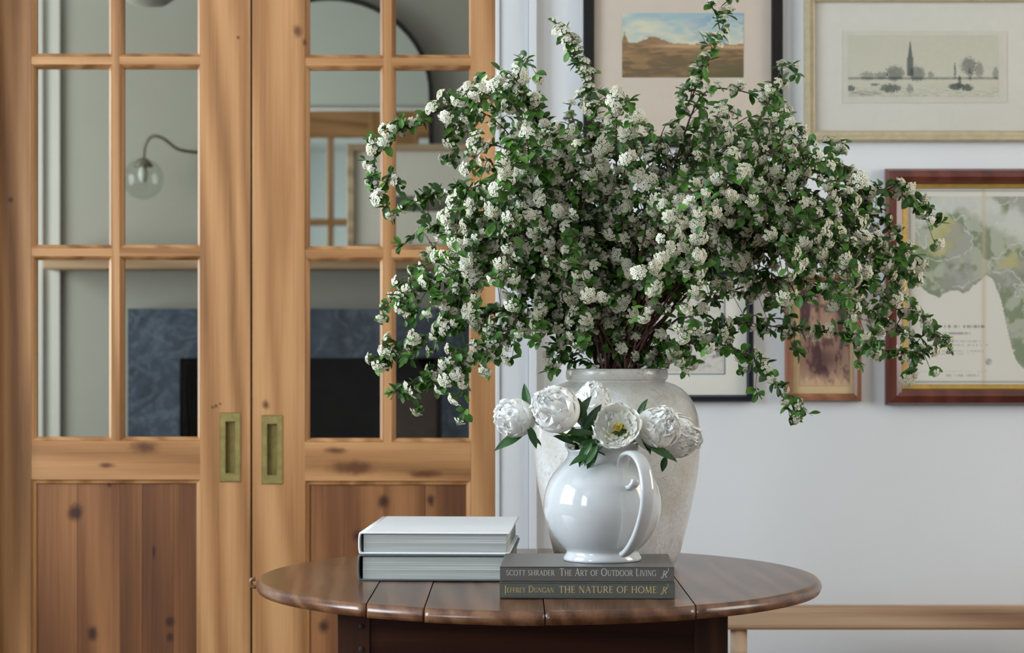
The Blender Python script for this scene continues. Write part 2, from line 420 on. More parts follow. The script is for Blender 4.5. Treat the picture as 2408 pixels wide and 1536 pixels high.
make_door('door_2', (593.5, 717, (727, 893), (930, 1103), 1107, 1228), 3, (615, 665, 976, 1139),
          [(900, 1180, 26, .8), (1012, 1178, 24, .6), (625, 952, 16, .8), (700, 72, 22, .7), (716, 100, 14, .6), (840, 1262, 22, .9), (760, 1475, 26, .7)],
          [(830, 1100, 26, 3), (790, 1060, 12, 3), (1000, 1115, 14, 4)])

# ------------------------------------------------------------------ far room behind the doors
FW = 8.0
def fx(x): return XW(x, FW)
def fz(y): return ZW(y, FW)
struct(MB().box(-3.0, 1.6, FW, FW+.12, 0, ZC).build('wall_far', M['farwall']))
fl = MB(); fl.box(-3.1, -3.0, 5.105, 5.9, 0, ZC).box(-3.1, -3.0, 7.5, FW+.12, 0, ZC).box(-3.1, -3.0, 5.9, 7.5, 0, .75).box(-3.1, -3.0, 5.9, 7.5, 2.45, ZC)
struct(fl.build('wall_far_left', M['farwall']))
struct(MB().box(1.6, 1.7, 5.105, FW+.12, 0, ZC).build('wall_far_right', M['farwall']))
tr = MB(); tr.box(fx(60), fx(104), FW-.03, FW, 0, ZC-.06).box(fx(104), fx(126), FW-.012, FW, 0, ZC-.06).box(fx(126), fx(143), FW-.022, FW, 0, ZC-.06)
struct(tr.build('trim_4', M['far_trim']))
# marble fireplace with timber mantel shelf
mm = N('blue_grey_marble'); v = mm.coord('Object', (1, 1, 1)); f1 = mm.noise(v, 3.2, 8, .68, 1.6); f2 = mm.noise(v, 9, 6, .7, 2.5)
mm.col(mm.mix(mm.ramp(f2, [(.52, (0, 0, 0)), (.58, (.5, .5, .5)), (.64, (0, 0, 0))]), mm.ramp(f1, [(.35, (.016, .023, .038)), (.55, (.042, .058, .088)), (.72, (.10, .125, .165))]), (.16, .19, .24)))
M['marble'] = mm.set(rough=.3)
M['soot'] = plain('sooty_firebrick', (.007, .005, .0045), .95, .5, 20, spec=.1)
M['mantel'] = wood('mantel_oak', 'x', (.22, .13, .07), (.36, .22, .12), (.46, .30, .18), rough=.5)
fp = thing('fireplace', 'blue grey marble fireplace surround seen through the door glass', 'fireplace', (fx(737), FW-.11, 0))
zt, zo = fz(728), fz(842); xa, xb, xc, xd = fx(316), fx(436), fx(1042), fx(1165)
MB().box(xa, xb, FW-.14, FW-.0005, 0, zo).build('jamb', M['marble'], fp, True)
MB().box(xc, xd, FW-.14, FW, 0, zo).build('jamb', M['marble'], fp, True)
MB().box(xa, xd, FW-.14, FW, zo, zt).build('lintel', M['marble'], fp, True)
fbx = MB(); fbx.box(xb, xc, FW-.01, FW, 0, zo).box(xb, xb+.02, FW-.13, FW, 0, zo).box(xc-.02, xc, FW-.13, FW, 0, zo)
fbx.build('firebox', M['soot'], fp, True)
MB().box(fx(930), fx(1040), FW-.06, FW-.02, .1, fz(900)).build('fire_screen', plain('rusty_iron', (.05, .026, .016), .6, .3, 30), fp, True)
ms = thing('mantel_shelf', 'long timber mantel shelf above the marble fireplace', 'shelf', (fx(640), FW, fz(622)))
MB().box(fx(128), fx(1350), FW-.2, FW, fz(638), fz(596), .004).build('shelf_board', M['mantel'], ms, True)
# arched mirror on the mantel
mr = thing('arched_mirror', 'tall arched mirror in thin black frame standing on mantel shelf', 'mirror', (fx(775), FW-.05, fz(596)))
def arch(cx, hw, zb, zs, ry, y, n=28):
    return [(cx-hw, y, zb)]+[(cx-hw*math.cos(PI*i/n), y, zs+ry*math.sin(PI*i/n)) for i in range(n+1)]+[(cx+hw, y, zb)]
cx, hw, zb, zs, ry = fx(775), 245*FW/F, fz(596), fz(225), 232*FW/F
o1, i1 = arch(cx, hw, zb, zs, ry, 0), arch(cx, hw-.017, zb+.017, zs, ry-.017, 0); n = len(o1); mb = MB()
vs = [(a, FW-.05, c) for (a, b, c) in o1]+[(a, FW-.05, c) for (a, b, c) in i1]+[(a, FW-.012, c) for (a, b, c) in o1]+[(a, FW-.035, c) for (a, b, c) in i1]
mb.add(vs, [(i, (i+1) % n, n+(i+1) % n, n+i) for i in range(n)]+[(i, (i+1) % n, 2*n+(i+1) % n, 2*n+i) for i in range(n)]+[(n+i, n+(i+1) % n, 3*n+(i+1) % n, 3*n+i) for i in range(n)])
mb.build('mirror_frame', M['black'], mr, True)
mgm = N('silvered_glass'); mgm.col((.82, .86, .80)); M['mirror'] = mgm.set(metal=1.0, rough=.02)
mb = MB(); mb.add([(a, FW-.035, c) for (a, b, c) in i1], [tuple(range(n))]); mb.add([(a, FW-.012, c) for (a, b, c) in i1], [tuple(range(n))[::-1]])
mb.build('mirror_glass', M['mirror'], mr, True)
# framed print leaning in front of it
lp = thing('framed_print', 'pale wood framed print propped on the mantel before arched mirror', 'picture', (fx(1008), FW-.11, fz(596)))
a, b, c, d = fx(822), fx(1195), fz(596), fz(346)
mb = MB()
for q in ((a, a+.026, c, d), (b-.026, b, c, d), (a+.026, b-.026, c, c+.026), (a+.026, b-.026, d-.026, d)): mb.box(q[0], q[1], FW-.12, FW-.09, q[2], q[3], .003)
mb.build('frame', wood('pale_oak_frame', 'x', (.3, .2, .12), (.45, .32, .2), (.55, .42, .28)), lp, True)
MB().box(a+.02, b-.02, FW-.105, FW-.095, c+.02, d-.02).build('mat_board', M['mat_cream'], lp, True)
MB().box(fx(920), fx(1098), FW-.107, FW-.104, fz(502), fz(466)).build('print', plain('dim_print', (.12, .11, .09), .8, .5, 12), lp, True)
# globe wall sconce
M['bronze'] = plain('antique_bronze', (.20, .18, .12), .5, .2, 40, metal=.3)
sc = thing('globe_sconce', 'clear glass globe wall sconce on curved bronze arm', 'wall lamp', (fx(500), FW, fz(360)))
pts = catmull([Vector((fx(x), y, fz(z))) for (x, z, y) in ((505, 358, FW-.01), (470, 362, FW-.06), (430, 358, FW-.12), (400, 336, FW-.16), (375, 332, FW-.17), (360, 352, FW-.17), (356, 382, FW-.17))], 6)
MB().tube(pts, .006, 8).build('arm', M['bronze'], sc, True)
MB().lathe([(.001, 0), (.045, 0), (.045, -.012), (.001, -.012)], n=24).build('wall_plate', M['bronze'], sc)
sc.children[-1].rotation_euler = (PI/2, 0, 0); sc.children[-1].location = (0, -.0, 0)
pz = fz(384)
MB().lathe([(.004, pz+.004), (.02, pz), (.034, pz-.02), (.036, pz-.028)], fx(355), FW-.17, 24).build('cap', M['bronze'], sc, True)
gz, R = fz(430), 47*FW/F
MB().lathe([(max(.001, R*math.sin(PI*(.14+.86*i/20))), gz+R*math.cos(PI*(.14+.86*i/20))) for i in range(21)], fx(355), FW-.17, 32, cap=False).build('glass_globe', glassy('globe_glass', (.9, .92, .9), 1.5), sc, True)
MB().lathe([(.004, pz-.02), (.012, pz-.03), (.018, pz-.055), (.012, pz-.08), (.001, pz-.086)], fx(355), FW-.17, 16).build('bulb', plain('frosted_bulb', (.6, .6, .55), .4), sc, True)
# pendant whose shade just dips into the top pane
pn = thing('pendant_lamp', 'round pale pendant shade hanging in the far room', 'lamp', (XW(350, 6.6), 6.6, ZC))
pz = ZW(16, 6.6); px = XW(350, 6.6)
MB().lathe([(.001, pz), (.05, pz+.006), (.085, pz+.03), (.1, pz+.07), (.085, pz+.115), (.05, pz+.14), (.012, pz+.15)], px, 6.6, 32).build('lamp_shade', plain('putty_glaze', (.38, .36, .30), .5), pn, True)
MB().tube([(px, 6.6, pz+.14), (px, 6.6, ZC)], .004, 8).build('cord', M['bronze'], pn, True)

# ------------------------------------------------------------------ pictures on the gallery wall
WD = 4.905
def wx(x): return XW(x, WD)
def wz(y): return ZW(y, WD)
def colmat(name, rough=.85):
    m = N(name); at = m.n('ShaderNodeAttribute', attribute_name='Col'); m.l(at.outputs['Color'], m.b.inputs['Base Color']); return m.set(rough=rough)
M['print'] = colmat('printed_paper')
def s2l(c): return tuple((x/255/12.92 if x <= 10 else ((x/255+.055)/1.055)**2.4) for x in c)
def print_mesh(name, rect, y, nx, nz, fn, parent):
    """flat printed sheet, colour per vertex from fn(u, v) with v downwards, in sRGB 0..255"""
    x0, x1, z0, z1 = rect; L = parent.location
    vs = [(x0+(x1-x0)*i/nx-L[0], y-L[1], z1+(z0-z1)*j/nz-L[2]) for j in range(nz+1) for i in range(nx+1)]
    fs = [(j*(nx+1)+i, (j+1)*(nx+1)+i, (j+1)*(nx+1)+i+1, j*(nx+1)+i+1) for j in range(nz) for i in range(nx)]
    me = bpy.data.meshes.new(name); me.from_pydata(vs, [], fs); me.materials.append(M['print'])
    at = me.color_attributes.new('Col', 'FLOAT_COLOR', 'POINT')
    buf = []
    for j in range(nz+1):
        for i in range(nx+1): buf += [*s2l(fn(i/nx, j/nz)), 1.0]
    at.data.foreach_set('color', buf)
    o = bpy.data.objects.new(name, me); COL.objects.link(o); o.parent = parent; return o
def nz2(u, v, s, seed=0, oct=4): return mn.fractal(Vector((u*s+seed*7.3, v*s+seed*3.1, seed*1.7)), 1.0, 2.0, oct)*1.5
def lerp(a, b, t): t = max(0, min(1, t)); return tuple(p+(q-p)*t for p, q in zip(a, b))
def sst(a, b, x): t = max(0, min(1, (x-a)/(b-a))); return t*t*(3-2*t)
def frame_mesh(o, i, prof, y0=4.93):
    """mitred frame from outer rect o to inner rect i; prof = list of (t 0..1 across, proud depth)"""
    mb = MB(); pr = [(0, 0)]+list(prof); L = []
    for (t, h) in pr: L.append((tuple(o[n]*(1-t)+i[n]*t for n in range(4)), y0-h))
    for (a, ya), (b, yb) in zip(L[:-1], L[1:]): mb.ring(a, b, ya, yb)
    return mb
def picture(name, label, outer, inner, prof, fmat, matm, depth=.025):
    o = (wx(outer[0]), wx(outer[1]), wz(outer[3]), wz(outer[2])); i = (wx(inner[0]), wx(inner[1]), wz(inner[3]), wz(inner[2]))
    r = thing(name, label, 'picture', ((o[0]+o[1])/2, 4.93, o[2]))
    frame_mesh(o, i, prof).build('frame', fmat, r, True)
    MB().box(i[0]-.004, i[1]+.004, 4.93-.008, 4.93-.001, i[2]-.004, i[3]+.004).build('mat_board', matm, r, True)
    MB().box(i[0]-.001, i[1]+.001, 4.93-.0135, 4.93-.0115, i[2]-.001, i[3]+.001).build('glazing', M['pic_glass'], r, True)
    return r
YP = 4.93-.0088
# 1 landscape watercolour in a thin dark frame
def landscape(u, v):
    n1, n2 = nz2(u, v*1.5, 5, 1), nz2(u*1.0, v*3, 9, 2)
    sky = lerp((150, 172, 178), (205, 198, 172), v*2.2+n1*.5)
    sky = lerp(sky, (120, 150, 175), sst(.1, .5, n1)*sst(.35, .8, u)*.8)
    hz = .46+.02*n2-.10*math.exp(-((u-.25)/.1)**2)-.05*math.exp(-((u-.02)/.02)**2)*3+.02*u
    if v < hz: return sky
    g = lerp((146, 112, 78), (106, 86, 58), sst(.45, .8, v)+n2*.7)
    g = lerp(g, (190, 156, 116), math.exp(-((v-.50-.03*u)/.025)**2)*sst(.15, .4, u)*.9)
    g = lerp(g, (166, 128, 84), sst(.0, .5, n1)*.6*(1-u))
    return lerp(g, (92, 84, 50), sst(.7, 1, v)*sst(.4, .9, u))
p = picture('framed_landscape', 'small brown and blue landscape with wide beige mat in thin black frame', (1372, 1842, -140, 345), (1398, 1815, -114, 319), [(.0, .018), (.1, .022), (.9, .022), (1, .012)], M['black'], M['mat_beige'])
print_mesh('print', (wx(1464), wx(1750), wz(180), wz(28)), YP, 110, 64, landscape, p)
# 2 etching in a champagne frame
def etching(u, v):
    paper = (192, 187, 169); ink = 0
    edge = min(u, 1-u, v*.43, (1-v)*.43)
    n1, n2 = nz2(u*2.4, v, 14, 3), nz2(u*2.4, v, 40, 4, 2)
    ink += .05*(1-v)+.015*n1
    # towers, trees and the waterline
    sp = abs(u-.412); 
    if .10 < v < .66:
        w = .002+(v-.10)*.05 if v < .36 else .020
        ink += .75*sst(w*1.35, w*.7, sp)
    def blob(cu, cv, ru, rv, k): 
        q = ((u-cu)/ru)**2+((v-cv)/rv)**2; return k*sst(1.3, .5, q+n2*.6)
    for b in ((.31, .62, .06, .12, .55), (.22, .66, .04, .06, .4), (.13, .66, .05, .07, .35), (.46, .63, .05, .12, .5), (.55, .64, .02, .05, .4), (.80, .50, .05, .14, .5), (.87, .56, .03, .12, .4), (.81, .64, .012, .1, .4), (.71, .58, .008, .13, .6), (.98, .62, .02, .1, .4),
              (.28, .86, .07, .07, .7), (.18, .80, .03, .02, .6), (.02, .86, .03, .05, .7), (.72, .83, .05, .05, .85), (.79, .85, .04, .06, .75), (.74, .75, .012, .09, .6), (.41, .87, .022, .08, .35), (.12, .94, .10, .04, .2)):
        ink += blob(*b)
    ink += .65*math.exp(-((v-.70)/.018)**2)*(.6+.4*sst(-.3, .3, n2))
    ink += .18*sst(.72, 1, v)*sst(-.1, .4, nz2(u*3, v*12, 10, 5))
    return lerp(paper, (70, 76, 72), min(1, ink))
p = picture('framed_etching', 'grey etching of a church spire and boats in pale champagne frame', (1892, 2458, -24, 332), (1919, 2431, 3, 306), [(.0, .016), (.15, .024), (.45, .024), (.55, .018), (.85, .018), (1, .012)], M['gold'], M['mat_board'])
MB().box(wx(1985), wx(2372), 4.93-.0092, 4.93-.0075, wz(240), wz(70)).build('plate_paper', M['paper'], p, True)
print_mesh('print', (wx(1997), wx(2352), wz(226), wz(80)), 4.93-.0096, 220, 90, etching, p)
# 3 folded survey map in a wide mahogany frame
def mapf(u, v):
    c = (214, 209, 198)
    n1, n2, n3 = nz2(u, v, 4.5, 6), nz2(u, v, 11, 7), nz2(u, v, 22, 8, 3)
    coast = .50+.05*nz2(u, .3, 6, 9)+.05*math.sin(u*9)+.42*sst(.42, .62, u)
    if u < .04: coast = 0
    if .04 < v < coast:
        g = lerp((165, 168, 148), (118, 130, 100), sst(-.1, .35, n2))
        g = lerp(g, (176, 168, 110), sst(.2, .5, n1)*.8); g = lerp(g, (150, 148, 142), sst(.15, .4, nz2(u, v, 6, 12))*.7)
        c = lerp(c, g, .9)
        rv = abs(n1+.12*n3); c = lerp(c, (205, 205, 200), sst(.05, .015, rv)*.9)
        c = lerp(c, (205, 205, 198), sst(.10, .04, abs(v-(.02+.55*abs(u-.25)+.03*n2)))*.8)
        c = lerp(c, (120, 128, 110), sst(.025, .005, abs(v-coast))*.4)
    c = lerp(c, (196, 172, 146), math.exp(-((u-.40)/.012)**2)*.55)      # fold
    for (vv, a, b, k, hh) in ((.705, .07, .42, .75, .006), (.74, .18, .33, .55, .005), (.78, .12, .40, .3, .004), (.80, .10, .42, .3, .004), (.83, .10, .40, .25, .004), (.845, .16, .36, .25, .004), (.955, .2, .38, .35, .005), (.935, .05, .42, .15, .003)):
        if a < u < b: c = lerp(c, (70, 72, 74), math.exp(-((v-vv)/hh)**2)*k*sst(-.35, .25, nz2(u, vv, 120, 15, 2)))
    q = math.hypot((u-.425), (v-.885)*1.05); c = lerp(c, (96, 100, 96), sst(.02, .016, q)*.45*(.5+.5*sst(-.2, .2, n3)))
    for e in (.012, .988):
        c = lerp(c, (110, 106, 98), math.exp(-((v-e)/.004)**2)*.6); c = lerp(c, (110, 106, 98), math.exp(-((u-e)/.004)**2)*.6)
    return c
p = picture('framed_map', 'old green and cream survey map in wide mahogany frame with gilt slip', (2084, 2640, 396, 953), (2136, 2588, 441, 905), [(.0, .016), (.12, .028), (.45, .033), (.70, .028), (.82, .014), (1, .012)], M['mahog'], M['mat_board'])
o = (wx(2122), wx(2602), wz(917), wz(430)); i = (wx(2137), wx(2587), wz(904), wz(442))
MB().ring(o, i, 4.93-.0165, 4.93-.013).build('gilt_slip', M['gilt'], p, True)
print_mesh('print', (i[0], i[1], i[2], i[3]), YP, 210, 210, mapf, p)
# 4 small print in a navy-black frame, mostly behind the stems
def sketch(u, v):
    n1, n2 = nz2(u, v, 6, 20), nz2(u, v, 26, 21)
    k = sst(.1, .5, n1+.4*n2)*sst(.15, .4, v)*sst(1, .8, v)
    return lerp((206, 200, 190), (110, 112, 112), k*.7+.1*sst(0, .4, n2))
p = picture('framed_sketch', 'small grey sketch with blue ruled border in navy black frame', (1411, 1773, 635, 945), (1427, 1757, 651, 929), [(.0, .018), (.3, .024), (.7, .024), (1, .012)], M['navy'], M['mat_cream'])
bl = plain('blue_ruled_line', (.10, .17, .24), .8); mb = MB()
a, b, c, d = wx(1477), wx(1707), wz(881), wz(700); t = .0022
for q in ((a, b, c, c+t), (a, b, d-t, d), (a, a+t, c+t, d-t), (b-t, b, c+t, d-t)): mb.box(q[0], q[1], 4.93-.0088, 4.93-.0075, q[2], q[3])
mb.build('ruled_border', bl, p, True)
print_mesh('print', (a+.006, b-.006, c+.006, d-.006), YP-.0002, 90, 70, sketch, p)
# 5 sepia print in a narrow walnut frame
def sepia(u, v):
    n1, n2 = nz2(u, v, 4, 30), nz2(u, v, 14, 31)
    k = .25+.5*sst(-.1, .4, n1+.3*n2)
    k += .5*math.exp(-((u-.12)/.08)**2)*sst(.75, .3, v)+.6*math.exp(-((u-.85)/.12)**2)*sst(.8, .3, v)
    k += .6*math.exp(-(((u-.45)/.35)**2+((v-.72)/.13)**2))+.4*math.exp(-((u-.38)/.04)**2)*sst(.5, .2, v)
    k *= sst(.98, .86, v+.05*n2)
    return lerp((196, 160, 128), (76, 46, 46), k)
p = picture('framed_sepia_print', 'narrow sepia woodland print with gold mat in walnut frame', (1848, 2028, 645, 944), (1866, 2010, 663, 926), [(.0, .014), (.15, .022), (.5, .022), (.6, .017), (1, .012)], M['walnutf'], plain('tan_gold_mat', (.60, .42, .22), .7))
print_mesh('print', (wx(1883), wx(2000), wz(908), wz(680)), YP, 60, 110, sepia, p)

# ------------------------------------------------------------------ bench against the wall
M['ash'] = wood('weathered_ash', 'x', (.16, .085, .045), (.36, .22, .13), (.54, .37, .24), rough=.5, ring=5, contrast=.8)
bn = thing('wooden_bench', 'pale brown wooden bench with rounded rail against white wall', 'bench', (XW(2200, 4.72), 4.72, 0))
BD = 4.72; x0, x1 = XW(1690, BD), XW(2680, BD); zr0, zr1 = ZW(1479, BD), ZW(1424, BD)
bevel_mod(MB().box(x0, x1, BD-.03, BD+.035, zr0, zr1).build('top_rail', M['ash'], bn, True), .012, 3)
for xx in (XW(1737, BD), XW(2640, BD)):
    MB().lathe([(.012, 0), (.015, .1), (.0185, .35), (.0185, zr0+.004)], xx, BD, 20).build('leg', M['ash'], bn, True)
    MB().lathe([(.012, 0), (.015, .1), (.0185, .36)], xx, BD-.36, 20).build('leg', M['ash'], bn, True)
bevel_mod(MB().box(x0, x1, BD-.40, BD+.03, .355, .395).build('seat', M['ash'], bn, True), .006)

# ------------------------------------------------------------------ the round table
TZ = CZ-.3847; TCX, TCY, RX, RY = .047, 3.90, .500, .560; TH = .023
kn = N('table_knots')
M['ttop'] = wood('old_walnut_top', 'y', (.050, .017, .006), (.110, .042, .017), (.19, .088, .040), rough=.27, coat=.12, ring=12, spec=.5, bump=.05)
M['tbase'] = wood('dark_stained_base', 'x', (.016, .004, .0016), (.036, .009, .0036), (.06, .018, .007), rough=.5, ring=8, spec=.2)
M['tleg'] = wood('dark_stained_leg', 'z', (.020, .006, .0025), (.046, .014, .006), (.085, .030, .013), rough=.45, ring=8, spec=.25)
tb = thing('round_table', 'old dark walnut round table with plank top holding the vase', 'table', (TCX, TCY, 0))
cuts = [-RX-.01, -.229-TCX, -.136-TCX, .050-TCX, .287-TCX, RX+.01]
prof = [(.013, -TH), (.004, -TH+.002), (.0, -TH*.55), (.0015, -TH*.3), (.006, -TH*.06), (.012, 0), (.02, 0)]
for k in range(5):
    a, b = cuts[k]+(.0009 if k else 0), cuts[k+1]-(.0009 if k < 4 else 0); vs = []; ns = 26; zoff = (0, -.0006, -.0012, -.0005, .0)[k]; out = (0, .0015, .003, .0015, 0)[k]
    for (of, z) in prof:
        rx, ry = RX-of, RY-of+out; lo, hi = max(a, -rx*.99999), min(b, rx*.99999)
        t0, t1 = math.acos(lo/rx), math.acos(hi/rx); loop = []
        for i in range(ns+1):
            t = t0+(t1-t0)*i/ns; loop.append((TCX+rx*math.cos(t), TCY-ry*math.sin(t)*(1+.0015*math.sin(9*t)), TZ+z+zoff))
        for i in range(ns+1):
            t = t1+(t0-t1)*i/ns; loop.append((TCX+rx*math.cos(t), TCY+ry*math.sin(t), TZ+z+zoff))
        vs.append(loop)
    m = len(vs[0]); mb = MB(); flat = [q for L in vs for q in L]
    arc = set(range(0, ns))|set(range(ns+1, 2*ns+1))
    for r in range(len(prof)-1):
        for i in range(m):
            j = (i+1) % m; mb_s = i in arc and r < 5
            mb.f.append([r*m+i, r*m+j, (r+1)*m+j, (r+1)*m+i]); mb.m.append(0); mb.sm.append(mb_s)
    mb.v = flat; mb.f += [list(range(m))[::-1], [(len(prof)-1)*m+i for i in range(m)]]; mb.m += [0, 0]; mb.sm += [False, False]
    mb.build('plank', M['ttop'], tb, True)
LD = 3.60; ax0, ax1 = XW(793, LD), XW(1712, LD); zt = TZ-TH+.001; lw = .054; dpt = .60
for (xa, xb) in ((ax0, ax0+lw), (ax1-lw-.002, ax1)):
    for (ya, yb) in ((LD, LD+lw), (LD+dpt-lw, LD+dpt)):
        MB().box(xa, xb, ya, yb, 0, zt, .0015).build('leg', M['tleg'], tb, True)
MB().box(ax0+lw-.001, ax1-lw+.001, LD+.004, LD+.026, zt-.15, zt).build('apron', M['tbase'], tb, True)
MB().box(ax0+lw-.001, ax1-lw+.001, LD+dpt-.026, LD+dpt-.004, zt-.15, zt).build('apron', M['tbase'], tb, True)
for xx in (ax0+.004, ax1-.026): MB().box(xx, xx+.022, LD+lw-.001, LD+dpt-lw+.001, zt-.15, zt).build('apron', M['tleg'], tb, True)
for yy in (1473, 1527):
    mb = MB(); mb.lathe([(.0046, 0), (.0046, .0015), (.003, .0022), (.0005, .0024)], 0, 0, 10); o = mb.build('peg', M['dark'], tb)
    o.rotation_euler = (PI/2, 0, 0); o.location = P(850, yy, LD)-Vector((TCX, TCY, 0))
MB().tube(catmull([P(602, 1381, 3.84), P(592, 1378, 3.84), P(589.5, 1370, 3.84), P(592, 1363, 3.84), P(600, 1362, 3.84)], 5), .0035, 8).build('edge_hook', M['ttop'], tb, True)

# ------------------------------------------------------------------ books
pg = N('page_block'); v = pg.coord('Object', (1.2, 1.2, 420)); f = pg.noise(v, 1.0, 4, .7)
pg.col(pg.ramp(f, [(.25, (.25, .26, .24)), (.5, (.36, .37, .34)), (.68, (.60, .61, .58))])); pg.set(rough=.8); pg.bump(f, .3, .001); M['pages'] = pg.mat
M['white_cloth'] = plain('white_book_cloth', (.74, .74, .73), .65, .02, 80)
M['teal_cloth'] = plain('slate_book_cloth', (.07, .085, .09), .5, .08, 80)
M['grey_jacket'] = plain('taupe_grey_jacket', (.10, .092, .080), .36, .05, 50)
M['olive_jacket'] = plain('olive_grey_jacket', (.083, .086, .070), .36, .05, 50)
M['silver_ink'] = plain('silver_ink', (.50, .49, .46), .45, .03)
M['gold_ink'] = plain('gold_ink', (.52, .38, .17), .4, .12, 200)
def hardcover(name, label, loc, rz, L, W, H, cloth, joint=.006, dent=0.0):
    """spine on the left (-x) side, head edge towards the camera; origin at the front-left bottom corner"""
    r = thing(name, label, 'book', loc, rz); t = .0034
    MB().box(.010, L, 0, W, H-t, H, .0012).build('front_cover', cloth, r)
    MB().box(.010, L, 0, W, 0, t, .0012).build('back_cover', cloth, r)
    mb = MB(); n = 14; sec = []
    for i in range(n+1):
        a = -PI/2+PI*i/n; sec.append((.004-.004*max(0, math.cos(a))**.6-.0005, H/2+math.sin(a)*(H/2-.0003)))
    inn = [(x+.0028, H/2+(z-H/2)*(1-2*.003/H)) for (x, z) in sec]
    sec = [(.012, .0002)]+sec+[(.012, H-.0002)]; inn = [(.012, .0032)]+inn+[(.012, H-.0032)]; m = len(sec)
    vs = [(x, .0004, z) for (x, z) in sec]+[(x, W-.0004, z) for (x, z) in sec]+[(x, .0004, z) for (x, z) in inn]+[(x, W-.0004, z) for (x, z) in inn]
    fs = []
    for i in range(m-1):
        fs += [(i, i+1, m+i+1, m+i), (2*m+i, 3*m+i, 3*m+i+1, 2*m+i+1), (i, 2*m+i, 2*m+i+1, i+1), (m+i, m+i+1, 3*m+i+1, 3*m+i)]
    mb.add(vs, fs, True); mb.build('spine', cloth, r)
    MB().box(.0085, L-.006, .004, W-.004, t-.0003, H-t+.0003).build('pages', M['pages'], r)
    return r
zt = TZ
lw0 = P(842, 1364, 3.80)
hardcover('hardcover_book', 'thick slate grey hardcover book lying under the white book', (lw0.x, 3.79, zt), math.radians(-2.0), .270, .37, .046, M['teal_cloth'])
hardcover('hardcover_book', 'thick white hardcover book, topmost of the stack beside the vase', (lw0.x+.001, 3.795, zt+.046), math.radians(-2.6), .2625, .385, .0385, M['white_cloth'])

# stroke lettering for the spines
TK, TN, SR = .125, .055, .035
def serif(x, y, w=.26): return ('l', x-w/2, y, x+w/2, y, SR)
def vst(x, w=TK, y0=0, y1=1): return [('l', x, y0, x, y1, w), serif(x, y0+SR/2), serif(x, y1-SR/2)]
G = {
 'A': (.76, [('l', .05, 0, .39, 1, TN), ('l', .36, 1, .70, 0, TK), ('l', .17, .34, .56, .34, TN), serif(.05, .02, .2), serif(.70, .02, .22)]),
 'C': (.78, [('a', .45, .5, .40, .48, 48, 312, TK), ('l', .72, .70, .72, .95, TN), ('l', .72, .1, .74, .24, SR)]),
 'D': (.80, vst(.13)+[('a', .30, .5, .42, .475, -90, 90, TK), ('l', .13, .975, .30, .975, TN), ('l', .13, .025, .30, .025, TN)]),
 'E': (.60, vst(.13)+[('l', .13, .97, .50, .97, TN), ('l', .13, .52, .43, .52, TN), ('l', .13, .03, .53, .03, TN), ('l', .49, .97, .50, .80, SR), ('l', .53, .03, .55, .2, SR), ('l', .43, .42, .43, .62, SR)]),
 'F': (.56, vst(.13)+[('l', .13, .97, .50, .97, TN), ('l', .13, .50, .43, .50, TN), ('l', .49, .97, .50, .80, SR), ('l', .43, .40, .43, .60, SR)]),
 'G': (.84, [('a', .45, .5, .40, .48, 48, 330, TK), ('l', .72, .70, .72, .95, TN), ('l', .74, .02, .74, .40, TK*.9), serif(.72, .40, .24)]),
 'H': (.84, vst(.13)+vst(.71)+[('l', .13, .52, .71, .52, TN)]),
 'I': (.28, vst(.14)),
 'J': (.32, [('l', .18, -.12, .18, 1, TK), serif(.18, .98), ('a', .06, -.12, .12, .12, -90, 0, TN)]),
 'L': (.58, vst(.13)+[('l', .13, .03, .50, .03, TN), ('l', .50, .03, .53, .24, SR)]),
 'M': (.98, [('l', .12, 0, .16, 1, TN), ('l', .16, 1, .48, .05, TK), ('l', .48, .05, .80, 1, TN), ('l', .80, 1, .86, 0, TK), serif(.12, .02, .2), serif(.86, .02), serif(.13, .98, .16), serif(.83, .98, .16)]),
 'N': (.84, [('l', .13, 0, .13, 1, TN), ('l', .13, 1, .71, 0, TK), ('l', .71, 0, .71, 1, TN), serif(.13, .02, .22), serif(.10, .98, .2), serif(.71, .98, .22)]),
 'O': (.92, [('a', .46, .5, .40, .48, 0, 360, TK)]),
 'R': (.72, vst(.13)+[('a', .30, .735, .24, .24, -90, 90, TK), ('l', .13, .975, .30, .975, TN), ('l', .13, .495, .30, .495, TN), ('l', .33, .49, .66, .02, TK), serif(.67, .02, .14)]),
 'S': (.56, [('a', .27, .735, .19, .24, 35, 262, TK*.85), ('a', .27, .265, .21, .25, -145, 82, TK*.95), ('l', .45, .74, .45, .94, SR), ('l', .07, .06, .07, .28, SR)]),
 'T': (.70, [('l', .35, 0, .35, 1, TK), serif(.35, .02), ('l', .04, .97, .66, .97, TN), ('l', .04, .97, .02, .80, SR), ('l', .66, .97, .68, .80, SR)]),
 'U': (.80, [('l', .14, .32, .14, 1, TK), ('a', .40, .32, .26, .29, 180, 360, TK*.9), ('l', .66, .32, .66, 1, TN), serif(.14, .98), serif(.66, .98, .2)]),
 'V': (.74, [('l', .05, 1, .37, 0, TK), ('l', .37, 0, .68, 1, TN), serif(.05, .98, .22), serif(.68, .98, .2)]),
 'Y': (.70, [('l', .06, 1, .35, .46, TK), ('l', .35, .46, .64, 1, TN), ('l', .35, 0, .35, .46, TK), serif(.35, .02), serif(.06, .98, .2), serif(.64, .98, .18)]),
}
